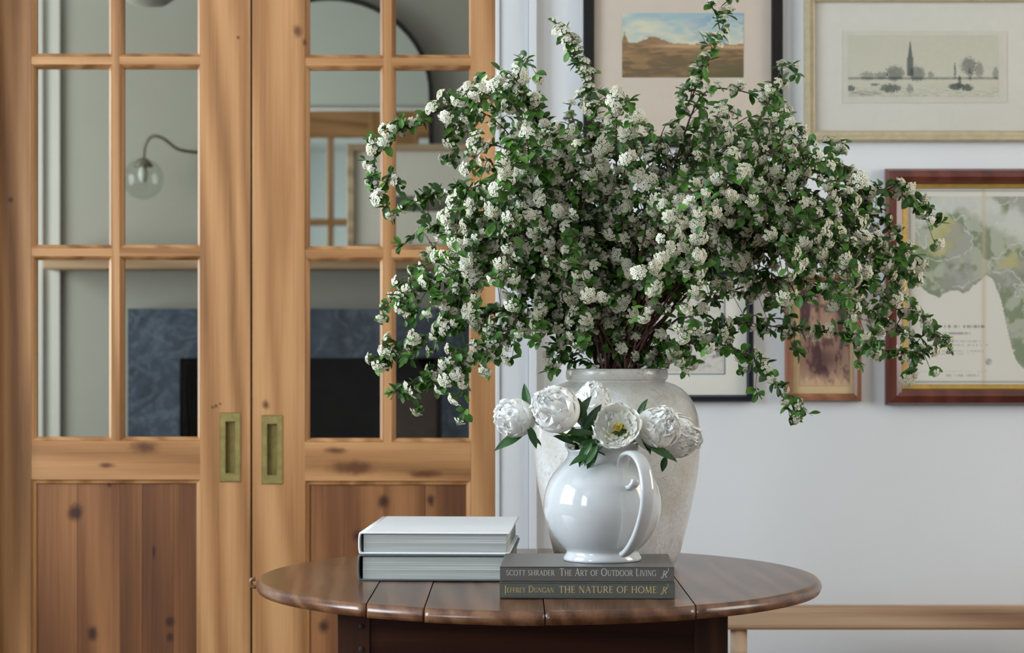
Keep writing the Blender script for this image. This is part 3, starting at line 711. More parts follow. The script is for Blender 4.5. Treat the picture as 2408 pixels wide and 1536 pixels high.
def stroke(mb, pts, ws):
    """flat ribbon in local (x, z) with width ws, facing -y"""
    n = len(pts); vs = []
    for i in range(n):
        a, b = pts[max(i-1, 0)], pts[min(i+1, n-1)]; dx_, dz_ = b[0]-a[0], b[1]-a[1]; l = math.hypot(dx_, dz_) or 1
        nx_, nz_ = -dz_/l, dx_/l; w = ws[i]/2
        vs += [(pts[i][0]+nx_*w, 0, pts[i][1]+nz_*w), (pts[i][0]-nx_*w, 0, pts[i][1]-nz_*w)]
    mb.add(vs, [(2*i, 2*i+1, 2*i+3, 2*i+2) for i in range(n-1)])
def glyph(mb, ch, x, z, s, slant=0):
    for g in G[ch][1]:
        if g[0] == 'l': pts = [(g[1], g[2]), (g[3], g[4])]; ws = [g[5]]*2
        else:
            _, cx, cz, rx, rz, a0, a1, w = g; n = max(6, int(abs(a1-a0)/15)); pts = []; ws = []
            for i in range(n+1):
                t = math.radians(a0+(a1-a0)*i/n); pts.append((cx+rx*math.cos(t), cz+rz*math.sin(t))); ws.append(TN+(w-TN)*abs(math.cos(t)))
        stroke(mb, [(x+s*(a+slant*b), z+s*b) for (a, b) in pts], [q*s for q in ws])
def text(words, x0, x1, z, cap, small):
    """words: upper case = full cap height, lower case = small capital; fitted between x0 and x1"""
    mb = MB(); adv = 0; lay = []
    for ch in words:
        if ch == ' ': adv += .42*cap; continue
        s = cap if ch.isupper() else small; lay.append((ch.upper(), adv, s)); adv += (G[ch.upper()][0]+.10)*s
    k = (x1-x0)/adv
    for (ch, a, s) in lay:
        b = len(mb.v); glyph(mb, ch, 0, z, s)
        mb.v[b:] = [(x0+(a+q[0])*k, q[1], q[2]) for q in mb.v[b:]]
    return mb
def softback(name, label, loc, rz, L, W, H, jacket, author, title, ink, fn):
    """flat spine towards the camera; origin at front-left bottom corner"""
    r = thing(name, label, 'book', loc, rz); t = .003
    MB().box(0, L, 0, W, H-t, H, .0007).build('front_cover', jacket, r)
    MB().box(0, L, 0, W, 0, t, .0007).build('back_cover', jacket, r)
    MB().box(0, L, 0, .004, .0006, H-.0006).build('spine', jacket, r)
    MB().box(.004, L-.004, .0035, W-.004, t-.0003, H-t+.0003).build('pages', M['pages'], r)
    q = lambda px: (px-1175)/1468.
    for nm, (w, xa, xb, z, c, s) in (('author_lettering', author), ('title_lettering', title)):
        mb = text(w, q(xa), q(xb), z, c, s); mb.v = [(a, -.00025, c2) for (a, b, c2) in mb.v]; mb.build(nm, ink, r)
    mb = MB(); s = .0105; x, z = q(1557), H*.5-.0045
    glyph(mb, 'R', x, z, s, .22)
    pts = catmull([Vector((x+s*a, 0, z+s*b)) for (a, b) in ((.40, .55), (.75, .75), (.95, 1.10), (1.0, 1.38), (.88, 1.46))], 6)
    stroke(mb, [(p.x, p.z) for p in pts], [s*.07]*len(pts))
    pts = catmull([Vector((x+s*a, 0, z+s*b)) for (a, b) in ((.15, .02), (-.05, -.12), (-.16, .02), (-.08, .12))], 5)
    stroke(mb, [(p.x, p.z) for p in pts], [s*.06]*len(pts))
    mb.v = [(a, -.00025, c2) for (a, b, c2) in mb.v]; mb.build('publisher_mark', ink, r)
    return r
b0 = P(1175, 1407, 3.512)
softback('spine_out_book', 'olive grey book with gold spine title, lying directly on the table', (b0.x, 3.515, TZ), math.radians(-1.8), .2815, .238, .0262, M['olive_jacket'],
         ('JeffreY DungaN'.replace('Y', 'y').replace('N', 'n'), 1186, 1304, .0098, .0108, .0078), ('THE NATURE OF HOME', 1315, 1547, .0094, .0108, .0108), M['gold_ink'], None)
softback('spine_out_book', 'taupe grey book with silver spine title under the white pitcher', (b0.x+.0005, 3.516, TZ+.0262), math.radians(-1.8), .2795, .236, .0252, M['grey_jacket'],
         ('scott shrader', 1190, 1305, .0108, .0085, .0085), ('The Art of Outdoor Living', 1316, 1544, .0104, .0122, .0092), M['silver_ink'], None)
BT = TZ+.0262+.0252

# ------------------------------------------------------------------ white ironstone pitcher
iron = N('white_ironstone'); f = iron.noise(iron.coord('Object'), 9, 3)
iron.col(iron.ramp(f, [(.35, (.50, .51, .505)), (.65, (.545, .55, .545))])); M['ironstone'] = iron.set(rough=.12, coat=.5, coatr=.04)
PD = 3.625; PXc = XW(1416.5, PD); SC = F/PD
pt = thing('pitcher', 'round white ironstone pitcher with scrolled handle holding peonies', 'pitcher', (PXc, PD, BT))
pp = [(1318, 88), (1316, 91.5), (1311, 92), (1303, 87), (1298, 84), (1293, 85.5), (1285, 94), (1272, 106), (1258, 116.5), (1240, 126), (1220, 133.5), (1200, 138), (1182, 138.5), (1165, 136.5), (1148, 132), (1130, 125), (1115, 116), (1102, 106), (1091, 96), (1083, 88.5), (1076, 83.5), (1069, 81), (1062, 81), (1055, 83), (1049, 86), (1044, 89)]
body = [(hw/SC, (1318-y)/SC) for (y, hw) in pp]
th_sp = math.atan2(.891, -.454); nseg = 72; vs = []
ztop = body[-1][1]; zneck = (1318-1083)/SC
def rim_shape(th, r, z):
    dth = (th-th_sp+PI) % (2*PI)-PI; k = sst(zneck, ztop, z)
    sp = math.exp(-(dth/.42)**2)
    z2 = z+k*(.0095*math.cos(2*dth)+.006*math.cos(dth)+.009*sp); r2 = r*(1+k*k*(.40*sp-.02+.03*abs(math.cos(dth))))
    return r2, z2
rings = []
for (r, z) in body: rings.append([(rim_shape(2*PI*j/nseg, r, z)) for j in range(nseg)])
lip = [(r-.0022, z+.0016) for (r, z) in rings[-1]]; rings.append(lip)
for (r, z) in list(reversed(body))[:16]: rings.append([((lambda q: (q[0]-.0046, q[1]))(rim_shape(2*PI*j/nseg, r, z))) for j in range(nseg)])
mb = MB(); flat = []
for R_ in rings: flat += [(r*math.cos(2*PI*j/nseg), r*math.sin(2*PI*j/nseg), z) for j, (r, z) in enumerate(R_)]
nr = len(rings); mb.add(flat, [(i*nseg+j, i*nseg+(j+1) % nseg, (i+1)*nseg+(j+1) % nseg, (i+1)*nseg+j) for i in range(nr-1) for j in range(nseg)]+[tuple(range(nseg))[::-1], tuple((nr-1)*nseg+j for j in range(nseg))], True)
mb.sm[-2] = False; mb.build('body', M['ironstone'], pt)
# strap handle swept in the plane through the axis
hd_ = Vector((.454, -.891, 0)); side = Vector((.891, .454, 0))
hp = [(.106, 1120), (.105, 1131), (.095, 1139.5), (.080, 1136), (.070, 1121), (.067, 1101), (.069, 1082), (.078, 1068), (.093, 1061), (.109, 1063), (.125, 1074), (.137, 1093), (.144, 1120), (.1465, 1150), (.143, 1182), (.133, 1215), (.117, 1248), (.098, 1274), (.081, 1290), (.071, 1296)]
path = catmull([hd_*r+Vector((0, 0, (1318-y)/SC)) for (r, y) in hp], 5); m = len(path); mb = MB(); vs = []; ns = 14
for i in range(m):
    T = (path[min(i+1, m-1)]-path[max(i-1, 0)]).normalized(); nrm = T.cross(side).normalized(); t = i/(m-1)
    w = .0085+.0035*sst(.1, .4, t)-.003*sst(.75, 1, t); h = .0042+.001*sst(.3, .6, t)
    if t < .06: w *= .65+.35*t/.06
    for j in range(ns):
        a = 2*PI*j/ns; ca, sa = math.cos(a), math.sin(a)
        vs.append(path[i]+side*(w*math.copysign(abs(ca)**.7, ca))+nrm*(h*math.copysign(abs(sa)**.8, sa)))
mb.add(vs, [(i*ns+j, i*ns+(j+1) % ns, (i+1)*ns+(j+1) % ns, (i+1)*ns+j) for i in range(m-1) for j in range(ns)]+[tuple(range(ns))[::-1], tuple((m-1)*ns+j for j in range(ns))], True)
mb.build('handle', M['ironstone'], pt)

# ------------------------------------------------------------------ crackle-glazed vase
vm = N('crackled_white_glaze'); co = vm.coord('Object')
n1 = vm.noise(co, 7, 5, .6); n2 = vm.noise(co, 45, 3, .7)
base = vm.ramp(n1, [(.36, (.50, .46, .385)), (.52, (.585, .57, .53)), (.66, (.635, .64, .64))])
vo = vm.n('ShaderNodeTexVoronoi', feature='DISTANCE_TO_EDGE'); vo.inputs['Scale'].default_value = 62
wob = vm.n('ShaderNodeVectorMath', operation='MULTIPLY_ADD'); nn = vm.n('ShaderNodeTexNoise'); nn.inputs['Scale'].default_value = 26; vm.l(co, nn.inputs['Vector'])
vm.l(nn.outputs['Color'], wob.inputs[0]); wob.inputs[1].default_value = (.06, .06, .06); vm.l(co, wob.inputs[2]); vm.l(wob.outputs[0], vo.inputs['Vector'])
crack = vm.ramp(vo.outputs['Distance'], [(.0, (1, 1, 1)), (.055, (0, 0, 0))])
cm = vm.math('MULTIPLY', crack, vm.ramp(vm.noise(co, 15, 3), [(.50, (0, 0, 0)), (.66, (.42, .42, .42))]))
base = vm.mix(vm.ramp(vm.noise(co, 110, 4, .8), [(.42, (0, 0, 0)), (.66, (.55, .55, .55))]), base, (.42, .38, .31))
c1 = vm.mix(cm, base, (.20, .14, .09))
vs_ = vm.n('ShaderNodeTexVoronoi'); vs_.inputs['Scale'].default_value = 190; vm.l(co, vs_.inputs['Vector'])
sp = vm.ramp(vs_.outputs['Distance'], [(.12, (1, 1, 1)), (.24, (0, 0, 0))])
spm = vm.math('MULTIPLY', sp, vm.ramp(n2, [(.46, (0, 0, 0)), (.60, (.75, .75, .75))]))
vm.col(vm.mix(spm, c1, (.05, .05, .05))); vm.set(rough=.3, coat=.35, coatr=.12); vm.bump(n2, .12, .003); M['vase'] = vm.mat
VD = 4.06; VX = XW(1450.5, VD); SV = F/VD; VZ0 = TZ
va = thing('vase', 'large off white crackle glazed vase with rolled rim full of branches', 'vase', (VX, VD, TZ))
vp = [(1333, 130), (1329, 135), (1298, 149), (1238, 164), (1189, 175.5), (1139, 186), (1100, 191.5), (1072, 194), (1040, 195.5), (1013, 195), (990, 192.5), (973, 189), (955, 183), (940, 176), (925, 165), (913, 152), (904, 136), (899, 121), (896.5, 114), (895, 114), (893, 117.5), (888, 119.5), (876, 120), (870, 119), (867, 116)]
vprof = [(hw/SV, ZW(y, VD)-TZ) for (y, hw) in vp]; vprof[0] = (vprof[0][0], 0.0)
vin = [(.086, ZW(867, VD)-TZ), (.083, ZW(871, VD)-TZ), (.082, ZW(895, VD)-TZ), (.10, ZW(905, VD)-TZ), (.13, ZW(940, VD)-TZ), (.140, ZW(1010, VD)-TZ), (.13, ZW(1150, VD)-TZ), (.09, ZW(1310, VD)-TZ), (.001, ZW(1315, VD)-TZ)]
MB().lathe(vprof+vin, n=72).build('body', M['vase'], va)

# ------------------------------------------------------------------ leaf, blossom and petal meshes
M['leaf_top'] = leafmat('spirea_leaf_top', (.030, .105, .012), (.105, .26, .032), .28, .5)
M['leaf_under'] = leafmat('spirea_leaf_underside', (.11, .21, .10), (.18, .30, .14), .28, .6)
M['twig'] = wood('reddish_bark', 'z', (.035, .014, .010), (.075, .03, .02), (.13, .055, .035), rough=.6, freq=6)
M['green_twig'] = plain('green_stalk', (.11, .16, .03), .5, .2)
M['floret'] = leafmat('blossom_petal', (.76, .71, .55), (.88, .86, .74), .28, .7)
for nd in M['floret'].node_tree.nodes:
    if nd.type == 'MIX': nd.inputs[0].default_value = 0.0
M['centre'] = plain('blossom_centre', (.34, .31, .07), .6, .3, 200)
def leaf_mesh(name, L, W, curl, fold, shape, mats, nv=7, wave=0.0):
    """leaf along +y, top faces +z; two skins so each side has its own colour"""
    rows = []
    for i in range(nv+1):
        t = i/nv; w = W*shape(t); y = L*(t-.10*curl*t*t); z = -curl*L*.35*t*t
        rows.append([(-w, y, z+fold*w+wave*W*math.sin(9*t)), (-w*.5, y, z+fold*w*.35), (0, y, z), (w*.5, y, z+fold*w*.35), (w, y, z+fold*w+wave*W*math.sin(8*t+1))])
    mb = MB(); mb.smooth = True
    top = [(a, b, c+.0001) for r in rows for (a, b, c) in r]; bot = [(a, b, c-.0001) for r in rows for (a, b, c) in r]
    fs = [(i*5+j, i*5+j+1, (i+1)*5+j+1, (i+1)*5+j) for i in range(nv) for j in range(4)]
    mb.add(top, fs); mb.cur = 1; mb.add(bot, [q[::-1] for q in fs])
    return mb.mesh(name, mats)
obov = lambda t: (math.sin(PI*min(1, t**1.25))**.75 if 0 < t < 1 else 0)*(.92)+(.05 if t < .1 else 0)
SPM = [M['leaf_top'], M['leaf_under']]
LEAVES = [leaf_mesh('spirea_leaf', .0205*s, .0062*w, c, f, obov, SPM) for (s, w, c, f) in ((1, 1, .3, .35), (.85, 1.1, .6, .5), (1.15, 1.0, .15, .25), (.7, .95, .5, .4), (1.05, 1.15, .8, .3))]
def umbel_mesh(name, n, R, seed):
    rnd = random.Random(seed); mb = MB(); mb.smooth = True; H = R*1.15
    for k in range(n):
        rr = R*math.sqrt((k+.4)/n)*rnd.uniform(.9, 1.08); a = k*2.39996+rnd.uniform(-.25, .25)
        top = Vector((rr*math.cos(a), rr*math.sin(a), H-.62*rr*rr/R+rnd.uniform(-.0012, .0012)))
        nrm = Vector((rr*math.cos(a)/R*.85+rnd.uniform(-.25, .25), rr*math.sin(a)/R*.85+rnd.uniform(-.25, .25), 1)).normalized()
        mb.cur = 2; mb.tube([Vector((0, 0, .001)), top*.55+Vector((0, 0, -.0004)), top-nrm*.0008], .00032, 3, False)
        u = nrm.orthogonal().normalized(); v = nrm.cross(u); s = rnd.uniform(.0033, .0040); a0 = rnd.uniform(0, 6.28); cup = rnd.uniform(.1, .6)
        mb.cur = 0
        for p in range(5):
            t = a0+p*2*PI/5; d = u*math.cos(t)+v*math.sin(t); e = -u*math.sin(t)+v*math.cos(t)
            q = [top+d*s*.12, top+d*s*.55+e*s*.50+nrm*s*.16*cup, top+d*s*.92+e*s*.34+nrm*s*.45*cup, top+d*s*1.02+nrm*s*.5*cup, top+d*s*.92-e*s*.34+nrm*s*.45*cup, top+d*s*.55-e*s*.50+nrm*s*.16*cup]
            mb.add(q, [(0, 1, 2, 3), (0, 3, 4, 5)])
        mb.cur = 1; r2 = s*.30; ring = [top+(u*math.cos(j*1.2566)+v*math.sin(j*1.2566))*r2+nrm*s*.08 for j in range(5)]
        mb.add(ring+[top+nrm*s*.34], [(j, (j+1) % 5, 5) for j in range(5)])
    return mb.mesh(name, [M['floret'], M['centre'], M['green_twig']])
UMBELS = [umbel_mesh('spirea_umbel', n, R, s) for (n, R, s) in ((22, .0135, 1), (26, .0150, 2), (18, .0120, 3), (28, .0160, 4), (15, .0105, 5), (24, .0145, 6))]

def put(name, mesh, parent, M4):
    o = bpy.data.objects.new(name, mesh); o.parent = parent; o.matrix_local = M4; COL.objects.link(o); return o
def basis(ydir, zhint, loc, s=1.0):
    y = ydir.normalized(); z = (zhint-y*zhint.dot(y))
    z = z.normalized() if z.length > 1e-4 else y.orthogonal().normalized()
    x = y.cross(z); m = Matrix((x*s, y*s, z*s)).transposed().to_4x4(); m.translation = loc; return m
def rvec(rn): return Vector((rn.gauss(0, 1), rn.gauss(0, 1), rn.gauss(0, 1))).normalized()
MOUTH = Vector((VX, VD, ZW(867, VD)))
COUNT = [0, 0, 0]
def sprig(root, rn, p, T, outward, leafy, flower, droop):
    """a short leafy side shoot that ends in an umbel"""
    L0 = root.location
    d = (rvec(rn)*.62+T*.3+outward*.5+Vector((0, -.12, -.42*droop+.2))).normalized()
    ln = rn.uniform(.012, .026); tip = p+d*ln
    for k in range(leafy+2 if flower else leafy+3):
        t = rn.uniform(-.1, .7); q = p+d*ln*t
        ld = (d*.4+rvec(rn)*.75+Vector((0, -.1, -.1*droop))).normalized()
        nh = (Vector((0, -.3, .8))+outward*.4+rvec(rn)*.5).normalized()
        put('leaf', rn.choice(LEAVES), root, basis(ld, nh, q-L0, rn.uniform(.8, 1.3))); COUNT[0] += 1
    if flower:
        z = (d*.9+outward*.3+Vector((0, 0, -.35*droop))+rvec(rn)*.25).normalized(); s = rn.uniform(.62, .98)
        put('flower_cluster', rn.choice(UMBELS), root, basis(z.orthogonal(), z, p+d*ln*.6-L0, s)); COUNT[1] += 1
    return (p, tip)
def branch(label, group, pts, rn, bare=.35, space=.021, shoots=7, shoot_len=.07, flower=.8, leafy=(2, 4), rad=.0034, seg=6, droop=1.0):
    """pts: world points from inside the vase to the tip"""
    root = thing('flowering_branch', label, 'branch', pts[0], 0, group)
    cv = catmull(pts, seg); n = len(cv); mb = MB()
    mb.tube(cv, [max(.0007, rad*(1-.85*(i/(n-1))**.8)) for i in range(n)], 6)
    lens = [0]
    for a, b in zip(cv[:-1], cv[1:]): lens.append(lens[-1]+(b-a).length)
    tot = lens[-1]
    def at(s):
        for i in range(n-1):
            if lens[i+1] >= s: return cv[i].lerp(cv[i+1], (s-lens[i])/max(1e-6, lens[i+1]-lens[i])), (cv[i+1]-cv[i]).normalized()
        return cv[-1], (cv[-1]-cv[-2]).normalized()
    twigs = []; s = tot*bare
    while s < tot:
        p, T = at(s); ow = p-MOUTH; ow.z *= .5; ow = ow.normalized() if ow.length > 1e-4 else Vector((0, -1, 0))
        twigs.append(sprig(root, rn, p, T, ow, rn.randint(*leafy), rn.random() < flower, droop)); s += space*rn.uniform(.7, 1.3)
    for k in range(shoots):
        s0 = tot*(bare+(1-bare)*(k+rn.uniform(.1, .9))/max(1, shoots)*.95); p, T = at(s0)
        ow = (p-MOUTH).normalized(); d = (T*.7+rvec(rn)*.75+Vector((0, 0, .15))).normalized(); ln = shoot_len*rn.uniform(.6, 1.3)
        q1 = p+d*ln*.5+Vector((0, 0, .008)); q2 = p+d*ln+Vector((0, 0, -.5*ln*droop)); cv2 = catmull([p, q1, q2], 4)
        mb.tube(cv2, [.0011-.0006*i/(len(cv2)-1) for i in range(len(cv2))], 4)
        m = max(2, int(ln/space+.5))
        for j in range(m):
            t = (j+1)/m; i = min(len(cv2)-2, int(t*(len(cv2)-1)-.001)); pp_ = cv2[i].lerp(cv2[i+1], t*(len(cv2)-1)-i)
            twigs.append(sprig(root, rn, pp_, (cv2[i+1]-cv2[i]).normalized(), ow, rn.randint(*leafy), rn.random() < flower, droop*1.15))
    for (a, b) in twigs: mb.tube([a, b], [.0007, .0004], 3, False)
    mb.build('stem', M['twig'], root, True)
    return root
def start_pts(rn, first):
    """two points inside the vase neck, leaning towards the branch's first free point"""
    d = first-MOUTH; d.z = 0; r = min(.066, d.length*.28); d = d.normalized() if d.length > 1e-5 else Vector((1, 0, 0))
    j = Vector((rn.uniform(-.022, .022), rn.uniform(-.028, .028), 0))
    a = MOUTH+d*r+j; 
    h = a-MOUTH
    if h.length > .070: a = MOUTH+h*(.070/h.length)
    b = MOUTH-d*.05+j*.5+Vector((0, 0, -.20)); return [b, a]
def px_branch(label, path, seed, d_end=0.0, group=None, **kw):
    """path in photo pixels; the depth of the stems runs from the vase to VD + d_end unless given"""
    rn = random.Random(seed); n = len(path); pts = []
    for i, q in enumerate(path):
        d = q[2] if len(q) > 2 else VD+d_end*sst(0, 1, (i+1)/n); pts.append(P(q[0], q[1], d))
    return branch(label, group, start_pts(rn, pts[0])+pts, rn, **kw)

px_branch('long arching branch curling over and down before the arched mirror', [(1400, 720), (1345, 460), (1275, 262), (1190, 200), (1110, 228), (1030, 262), (950, 298), (890, 325), (882, 400), (900, 460), (925, 515)], 11, -.12, bare=.42, shoots=9, shoot_len=.045, space=.013)
px_branch('arching branch with a tuft hanging beside the door stile', [(1395, 720), (1330, 440), (1240, 255), (1150, 225), (1085, 262), (1070, 330), (1085, 400)], 12, -.06, bare=.45, shoots=8, shoot_len=.05, space=.016)
px_branch('leafy branch with few blossoms stretching level before the propped print', [(1385, 740), (1290, 570), (1180, 475), (1080, 447), (1010, 462), (955, 480)], 13, .05, bare=.45, shoots=6, shoot_len=.035, flower=.4, leafy=(3, 5), space=.013)
px_branch('white blossomed branch ending just above the lower door muntin', [(1390, 760), (1290, 600), (1180, 535), (1080, 515), (1000, 540)], 14, -.18, bare=.4, shoots=10, space=.016)
px_branch('white blossomed branch crossing the lower door muntin', [(1390, 780), (1285, 650), (1160, 595), (1070, 598), (992, 628)], 15, -.22, bare=.4, shoots=10, space=.016)
px_branch('branch with bright white tips before the far fireplace lintel', [(1380, 790), (1260, 670), (1130, 645), (1030, 660), (955, 690), (970, 735)], 16, -.15, bare=.4, shoots=9, space=.015)
px_branch('low leafy branch reaching out before the dark firebox', [(1385, 800), (1270, 722), (1140, 742), (1030, 785), (945, 818), (880, 850)], 17, -.05, bare=.38, shoots=8, shoot_len=.045, space=.012, leafy=(3, 4))
px_branch('lowest leafy branch drooping over the firebox with a leafy tip', [(1385, 812), (1290, 745), (1190, 775), (1090, 850), (1005, 890), (925, 925)], 18, .0, bare=.4, shoots=7, shoot_len=.045, space=.013, flower=.6, leafy=(3, 5))
px_branch('blossom heavy branch drooping before the right door stile', [(1390, 812), (1285, 760), (1170, 795), (1095, 860), (1035, 915)], 19, -.12, bare=.42, shoots=9, shoot_len=.055, space=.013, flower=.95)
px_branch('nearly bare twig with one small leafy tuft by the white casing', [(1395, 812), (1310, 730), (1225, 752), (1172, 812), (1160, 850)], 20, -.1, bare=.93, shoots=0, space=.012, flower=.5, rad=.0018)
px_branch('upright blossom spike standing before the left edge of the black frame', [(1430, 700), (1425, 420), (1392, 225), (1348, 130), (1316, 62)], 21, -.02, bare=.62, shoots=3, shoot_len=.03, space=.010, leafy=(2, 3), droop=0, flower=.95)
px_branch('tallest branch crossing the landscape picture and leaving its top', [(1480, 700), (1530, 450), (1590, 300), (1640, 200), (1682, 105), (1712, 25), (1735, -60)], 22, -.02, bare=.55, shoots=8, shoot_len=.05, space=.018, droop=.2)
px_branch('arching branch with bare reddish twigs over the black frame corner', [(1500, 700), (1575, 430), (1645, 232), (1730, 212), (1810, 245), (1868, 300), (1905, 350)], 23, -.04, bare=.45, shoots=3, shoot_len=.05, flower=.6)
px_branch('thin sprig curling up between the black frame and champagne frame', [(1500, 690), (1640, 420), (1780, 290), (1822, 200), (1842, 155), (1878, 180)], 24, .05, bare=.72, shoots=1, shoot_len=.03, leafy=(3, 4), rad=.002)
px_branch('branch reaching across the top left corner of the map', [(1520, 720), (1680, 480), (1880, 405), (2030, 440), (2120, 455), (2200, 525)], 25, .0, bare=.45, shoots=10, shoot_len=.06, space=.016)
px_branch('branch drooping over the left edge of the mahogany frame', [(1520, 740), (1700, 545), (1900, 485), (2050, 505), (2120, 570), (2105, 650), (2115, 700)], 26, .08, bare=.42, shoots=10, space=.017)
px_branch('long low branch ending in a leafy tip over the map text', [(1540, 815), (1610, 806), (1720, 762), (1850, 772), (2000, 792), (2110, 832), (2212, 815)], 27, -.06, bare=.25, shoots=8, shoot_len=.045, leafy=(3, 5), flower=.75, space=.016)
px_branch('branch trailing down the lower left corner of the mahogany frame', [(1530, 800), (1660, 710), (1850, 655), (2020, 715), (2105, 775), (2150, 815), (2125, 900)], 28, .05, bare=.4, shoots=9, space=.017)
px_branch('branch hanging lowest, past the walnut framed sepia print', [(1545, 838), (1640, 805), (1730, 822), (1800, 870), (1845, 940), (1862, 998)], 29, -.08, bare=.3, shoots=7, shoot_len=.04, leafy=(3, 5), space=.014)
px_branch('branch spreading level towards the middle of the map', [(1520, 740), (1700, 565), (1900, 560), (2060, 600), (2140, 665)], 30, -.1, bare=.38, shoots=11, space=.017)
px_branch('short sprig spilling over the vase rim beside the sketch', [(1545, 845), (1580, 825), (1615, 842), (1602, 878)], 31, -.06, bare=.5, shoots=1, shoot_len=.03, space=.018, rad=.0018)
px_branch('short leafy sprig hanging over the vase rim beside white casing', [(1352, 848), (1325, 812), (1300, 822), (1308, 885)], 32, -.05, bare=.45, shoots=1, shoot_len=.03, space=.014, flower=.15, leafy=(3, 4), rad=.0018)
px_branch('branch hanging forward with dense white blossom above the stems', [(1490, 700, 4.0), (1535, 470, 3.88), (1575, 520, 3.76), (1545, 650, 3.70), (1505, 745, 3.70)], 33, bare=.55, shoots=5, shoot_len=.05, flower=1, space=.018, leafy=(1, 2))
px_branch('branch hanging forward with dense white blossom before the sketch', [(1500, 700, 4.0), (1590, 480, 3.86), (1640, 560, 3.74), (1625, 680, 3.70), (1600, 790, 3.70)], 34, bare=.55, shoots=5, shoot_len=.05, flower=1, space=.018, leafy=(1, 2))
px_branch('leafy branch leaning left low over the vase shoulder', [(1390, 780), (1340, 660), (1290, 690), (1265, 780)], 35, -.1, bare=.35, shoots=4, shoot_len=.05, leafy=(3, 4))
px_branch('leafy branch rising inside the bouquet before the sketch frame', [(1420, 740), (1400, 600), (1370, 680), (1360, 790)], 36, -.12, bare=.4, shoots=4, shoot_len=.05, leafy=(3, 4), flower=.6)

px_branch('blossom laden branch arching beneath the champagne frame', [(1510, 720), (1640, 470), (1790, 350), (1900, 370), (1965, 440), (1985, 520)], 41, -.1, bare=.48, shoots=10, space=.017)
px_branch('blossom laden branch drooping over the top of the sepia print', [(1520, 740), (1680, 560), (1840, 520), (1960, 580), (2010, 680)], 42, -.2, bare=.45, shoots=11, space=.017)
px_branch('blossom laden branch spreading between sepia print and map', [(1525, 760), (1720, 600), (1920, 590), (2040, 640), (2080, 730)], 43, -.05, bare=.45, shoots=10, space=.017)
px_branch('blossom laden branch leaning over the right door stile', [(1390, 760), (1290, 590), (1180, 610), (1090, 690), (1050, 770)], 44, -.2, bare=.45, shoots=10, space=.016)

# the many branches that make up the dense middle
MASS = [(1010, 260), (1190, 165), (1270, 200), (1400, 210), (1480, 205), (1600, 205), (1720, 235), (1850, 290), (1950, 370), (2000, 440), (2080, 480), (2120, 600), (2110, 720), (2010, 740), (1900, 720), (1800, 740), (1720, 790), (1640, 700), (1500, 560), (1400, 700), (1290, 770), (1200, 700), (1110, 800), (1010, 800), (960, 700), (985, 620), (1010, 545), (1110, 470), (1100, 340)]
def inside(x, y, poly):
    c = False; j = len(poly)-1
    for i in range(len(poly)):
        (xi, yi), (xj, yj) = poly[i], poly[j]
        if (yi > y) != (yj > y) and x < (xj-xi)*(y-yi)/(yj-yi)+xi: c = not c
        j = i
    return c
rg = random.Random(99); tips = []
while len(tips) < 84:
    x, y = rg.uniform(980, 2130), rg.uniform(170, 770)
    if abs(x-1470) < 280 and rg.random() < .62: continue
    if inside(x, y, MASS) and all(math.hypot(x-a, (y-b)*1.2) > 50 for (a, b) in tips): tips.append((x, y))
for i, (x, y) in enumerate(tips):
    rn = random.Random(1000+i); side_ = (x-1450)/650.; lim = .36*math.sqrt(max(.1, 1-min(1, abs(side_))**2))
    off = rn.uniform(-lim, lim*.7); d = VD+off; tip = P(x, y, d); first = P(1450+(x-1450)*.22, 720, VD+off*.15)
    hor = math.hypot(tip.x-VX, off); up = .06+.16*hor
    mid = first.lerp(tip, .45)+Vector((0, 0, up)); near = first.lerp(tip, .8)+Vector((0, 0, up*.75))
    if side_ < -.25: lab, grp = 'arching spirea branch of small white blossoms in the left mass of the bouquet', 'spirea branches on the door side of the vase'
    elif side_ > .25: lab, grp = 'arching spirea branch of small white blossoms in the right mass of the bouquet', 'spirea branches on the gallery wall side of the vase'
    else: lab, grp = 'arching spirea branch of small white blossoms in the crown above the vase', 'spirea branches rising above the vase'
    branch(lab, grp, start_pts(rn, first)+[first, mid, near, tip], rn, bare=.44+.14*min(1, abs(side_)), shoots=5, shoot_len=.075, space=.027, flower=.82, leafy=(1, 4))
print('leaves, clusters', COUNT)

# ------------------------------------------------------------------ peonies in the pitcher
def petal_mat(nm, stops):
    pm = N(nm); uv = pm.n('ShaderNodeUVMap'); sx = pm.n('ShaderNodeSeparateXYZ'); pm.l(uv.outputs[0], sx.inputs[0])
    pc = pm.ramp(sx.outputs[1], stops)
    oi_ = pm.n('ShaderNodeObjectInfo'); pm.col(pc); pm.set(rough=.55)
    tl = pm.n('ShaderNodeBsdfTranslucent'); pm.l(pc, tl.inputs[0]); mx = pm.n('ShaderNodeMixShader'); mx.inputs[0].default_value = .24
    pm.l(pm.b.outputs[0], mx.inputs[1]); pm.l(tl.outputs[0], mx.inputs[2]); pm.l(mx.outputs[0], pm.out.inputs[0])
    return pm.mat
M['petal'] = petal_mat('peony_petal', [(.0, (.80, .77, .58)), (.45, (.95, .945, .89)), (1, (.965, .96, .93))])
M['petal_y'] = petal_mat('peony_petal_yellow_base', [(.0, (.62, .46, .04)), (.30, (.82, .74, .34)), (.5, (.89, .88, .77)), (1, (.965, .96, .915))])
M['core_fill'] = plain('peony_core_fill', (.93, .92, .84), .7)
M['peony_leaf'] = leafmat('peony_leaf_top', (.012, .050, .012), (.03, .10, .020), .12, .3)
M['peony_leaf_u'] = leafmat('peony_leaf_underside', (.07, .14, .06), (.10, .18, .08), .12, .5)
M['stamen'] = plain('yellow_stamen', (.70, .50, .05), .6)
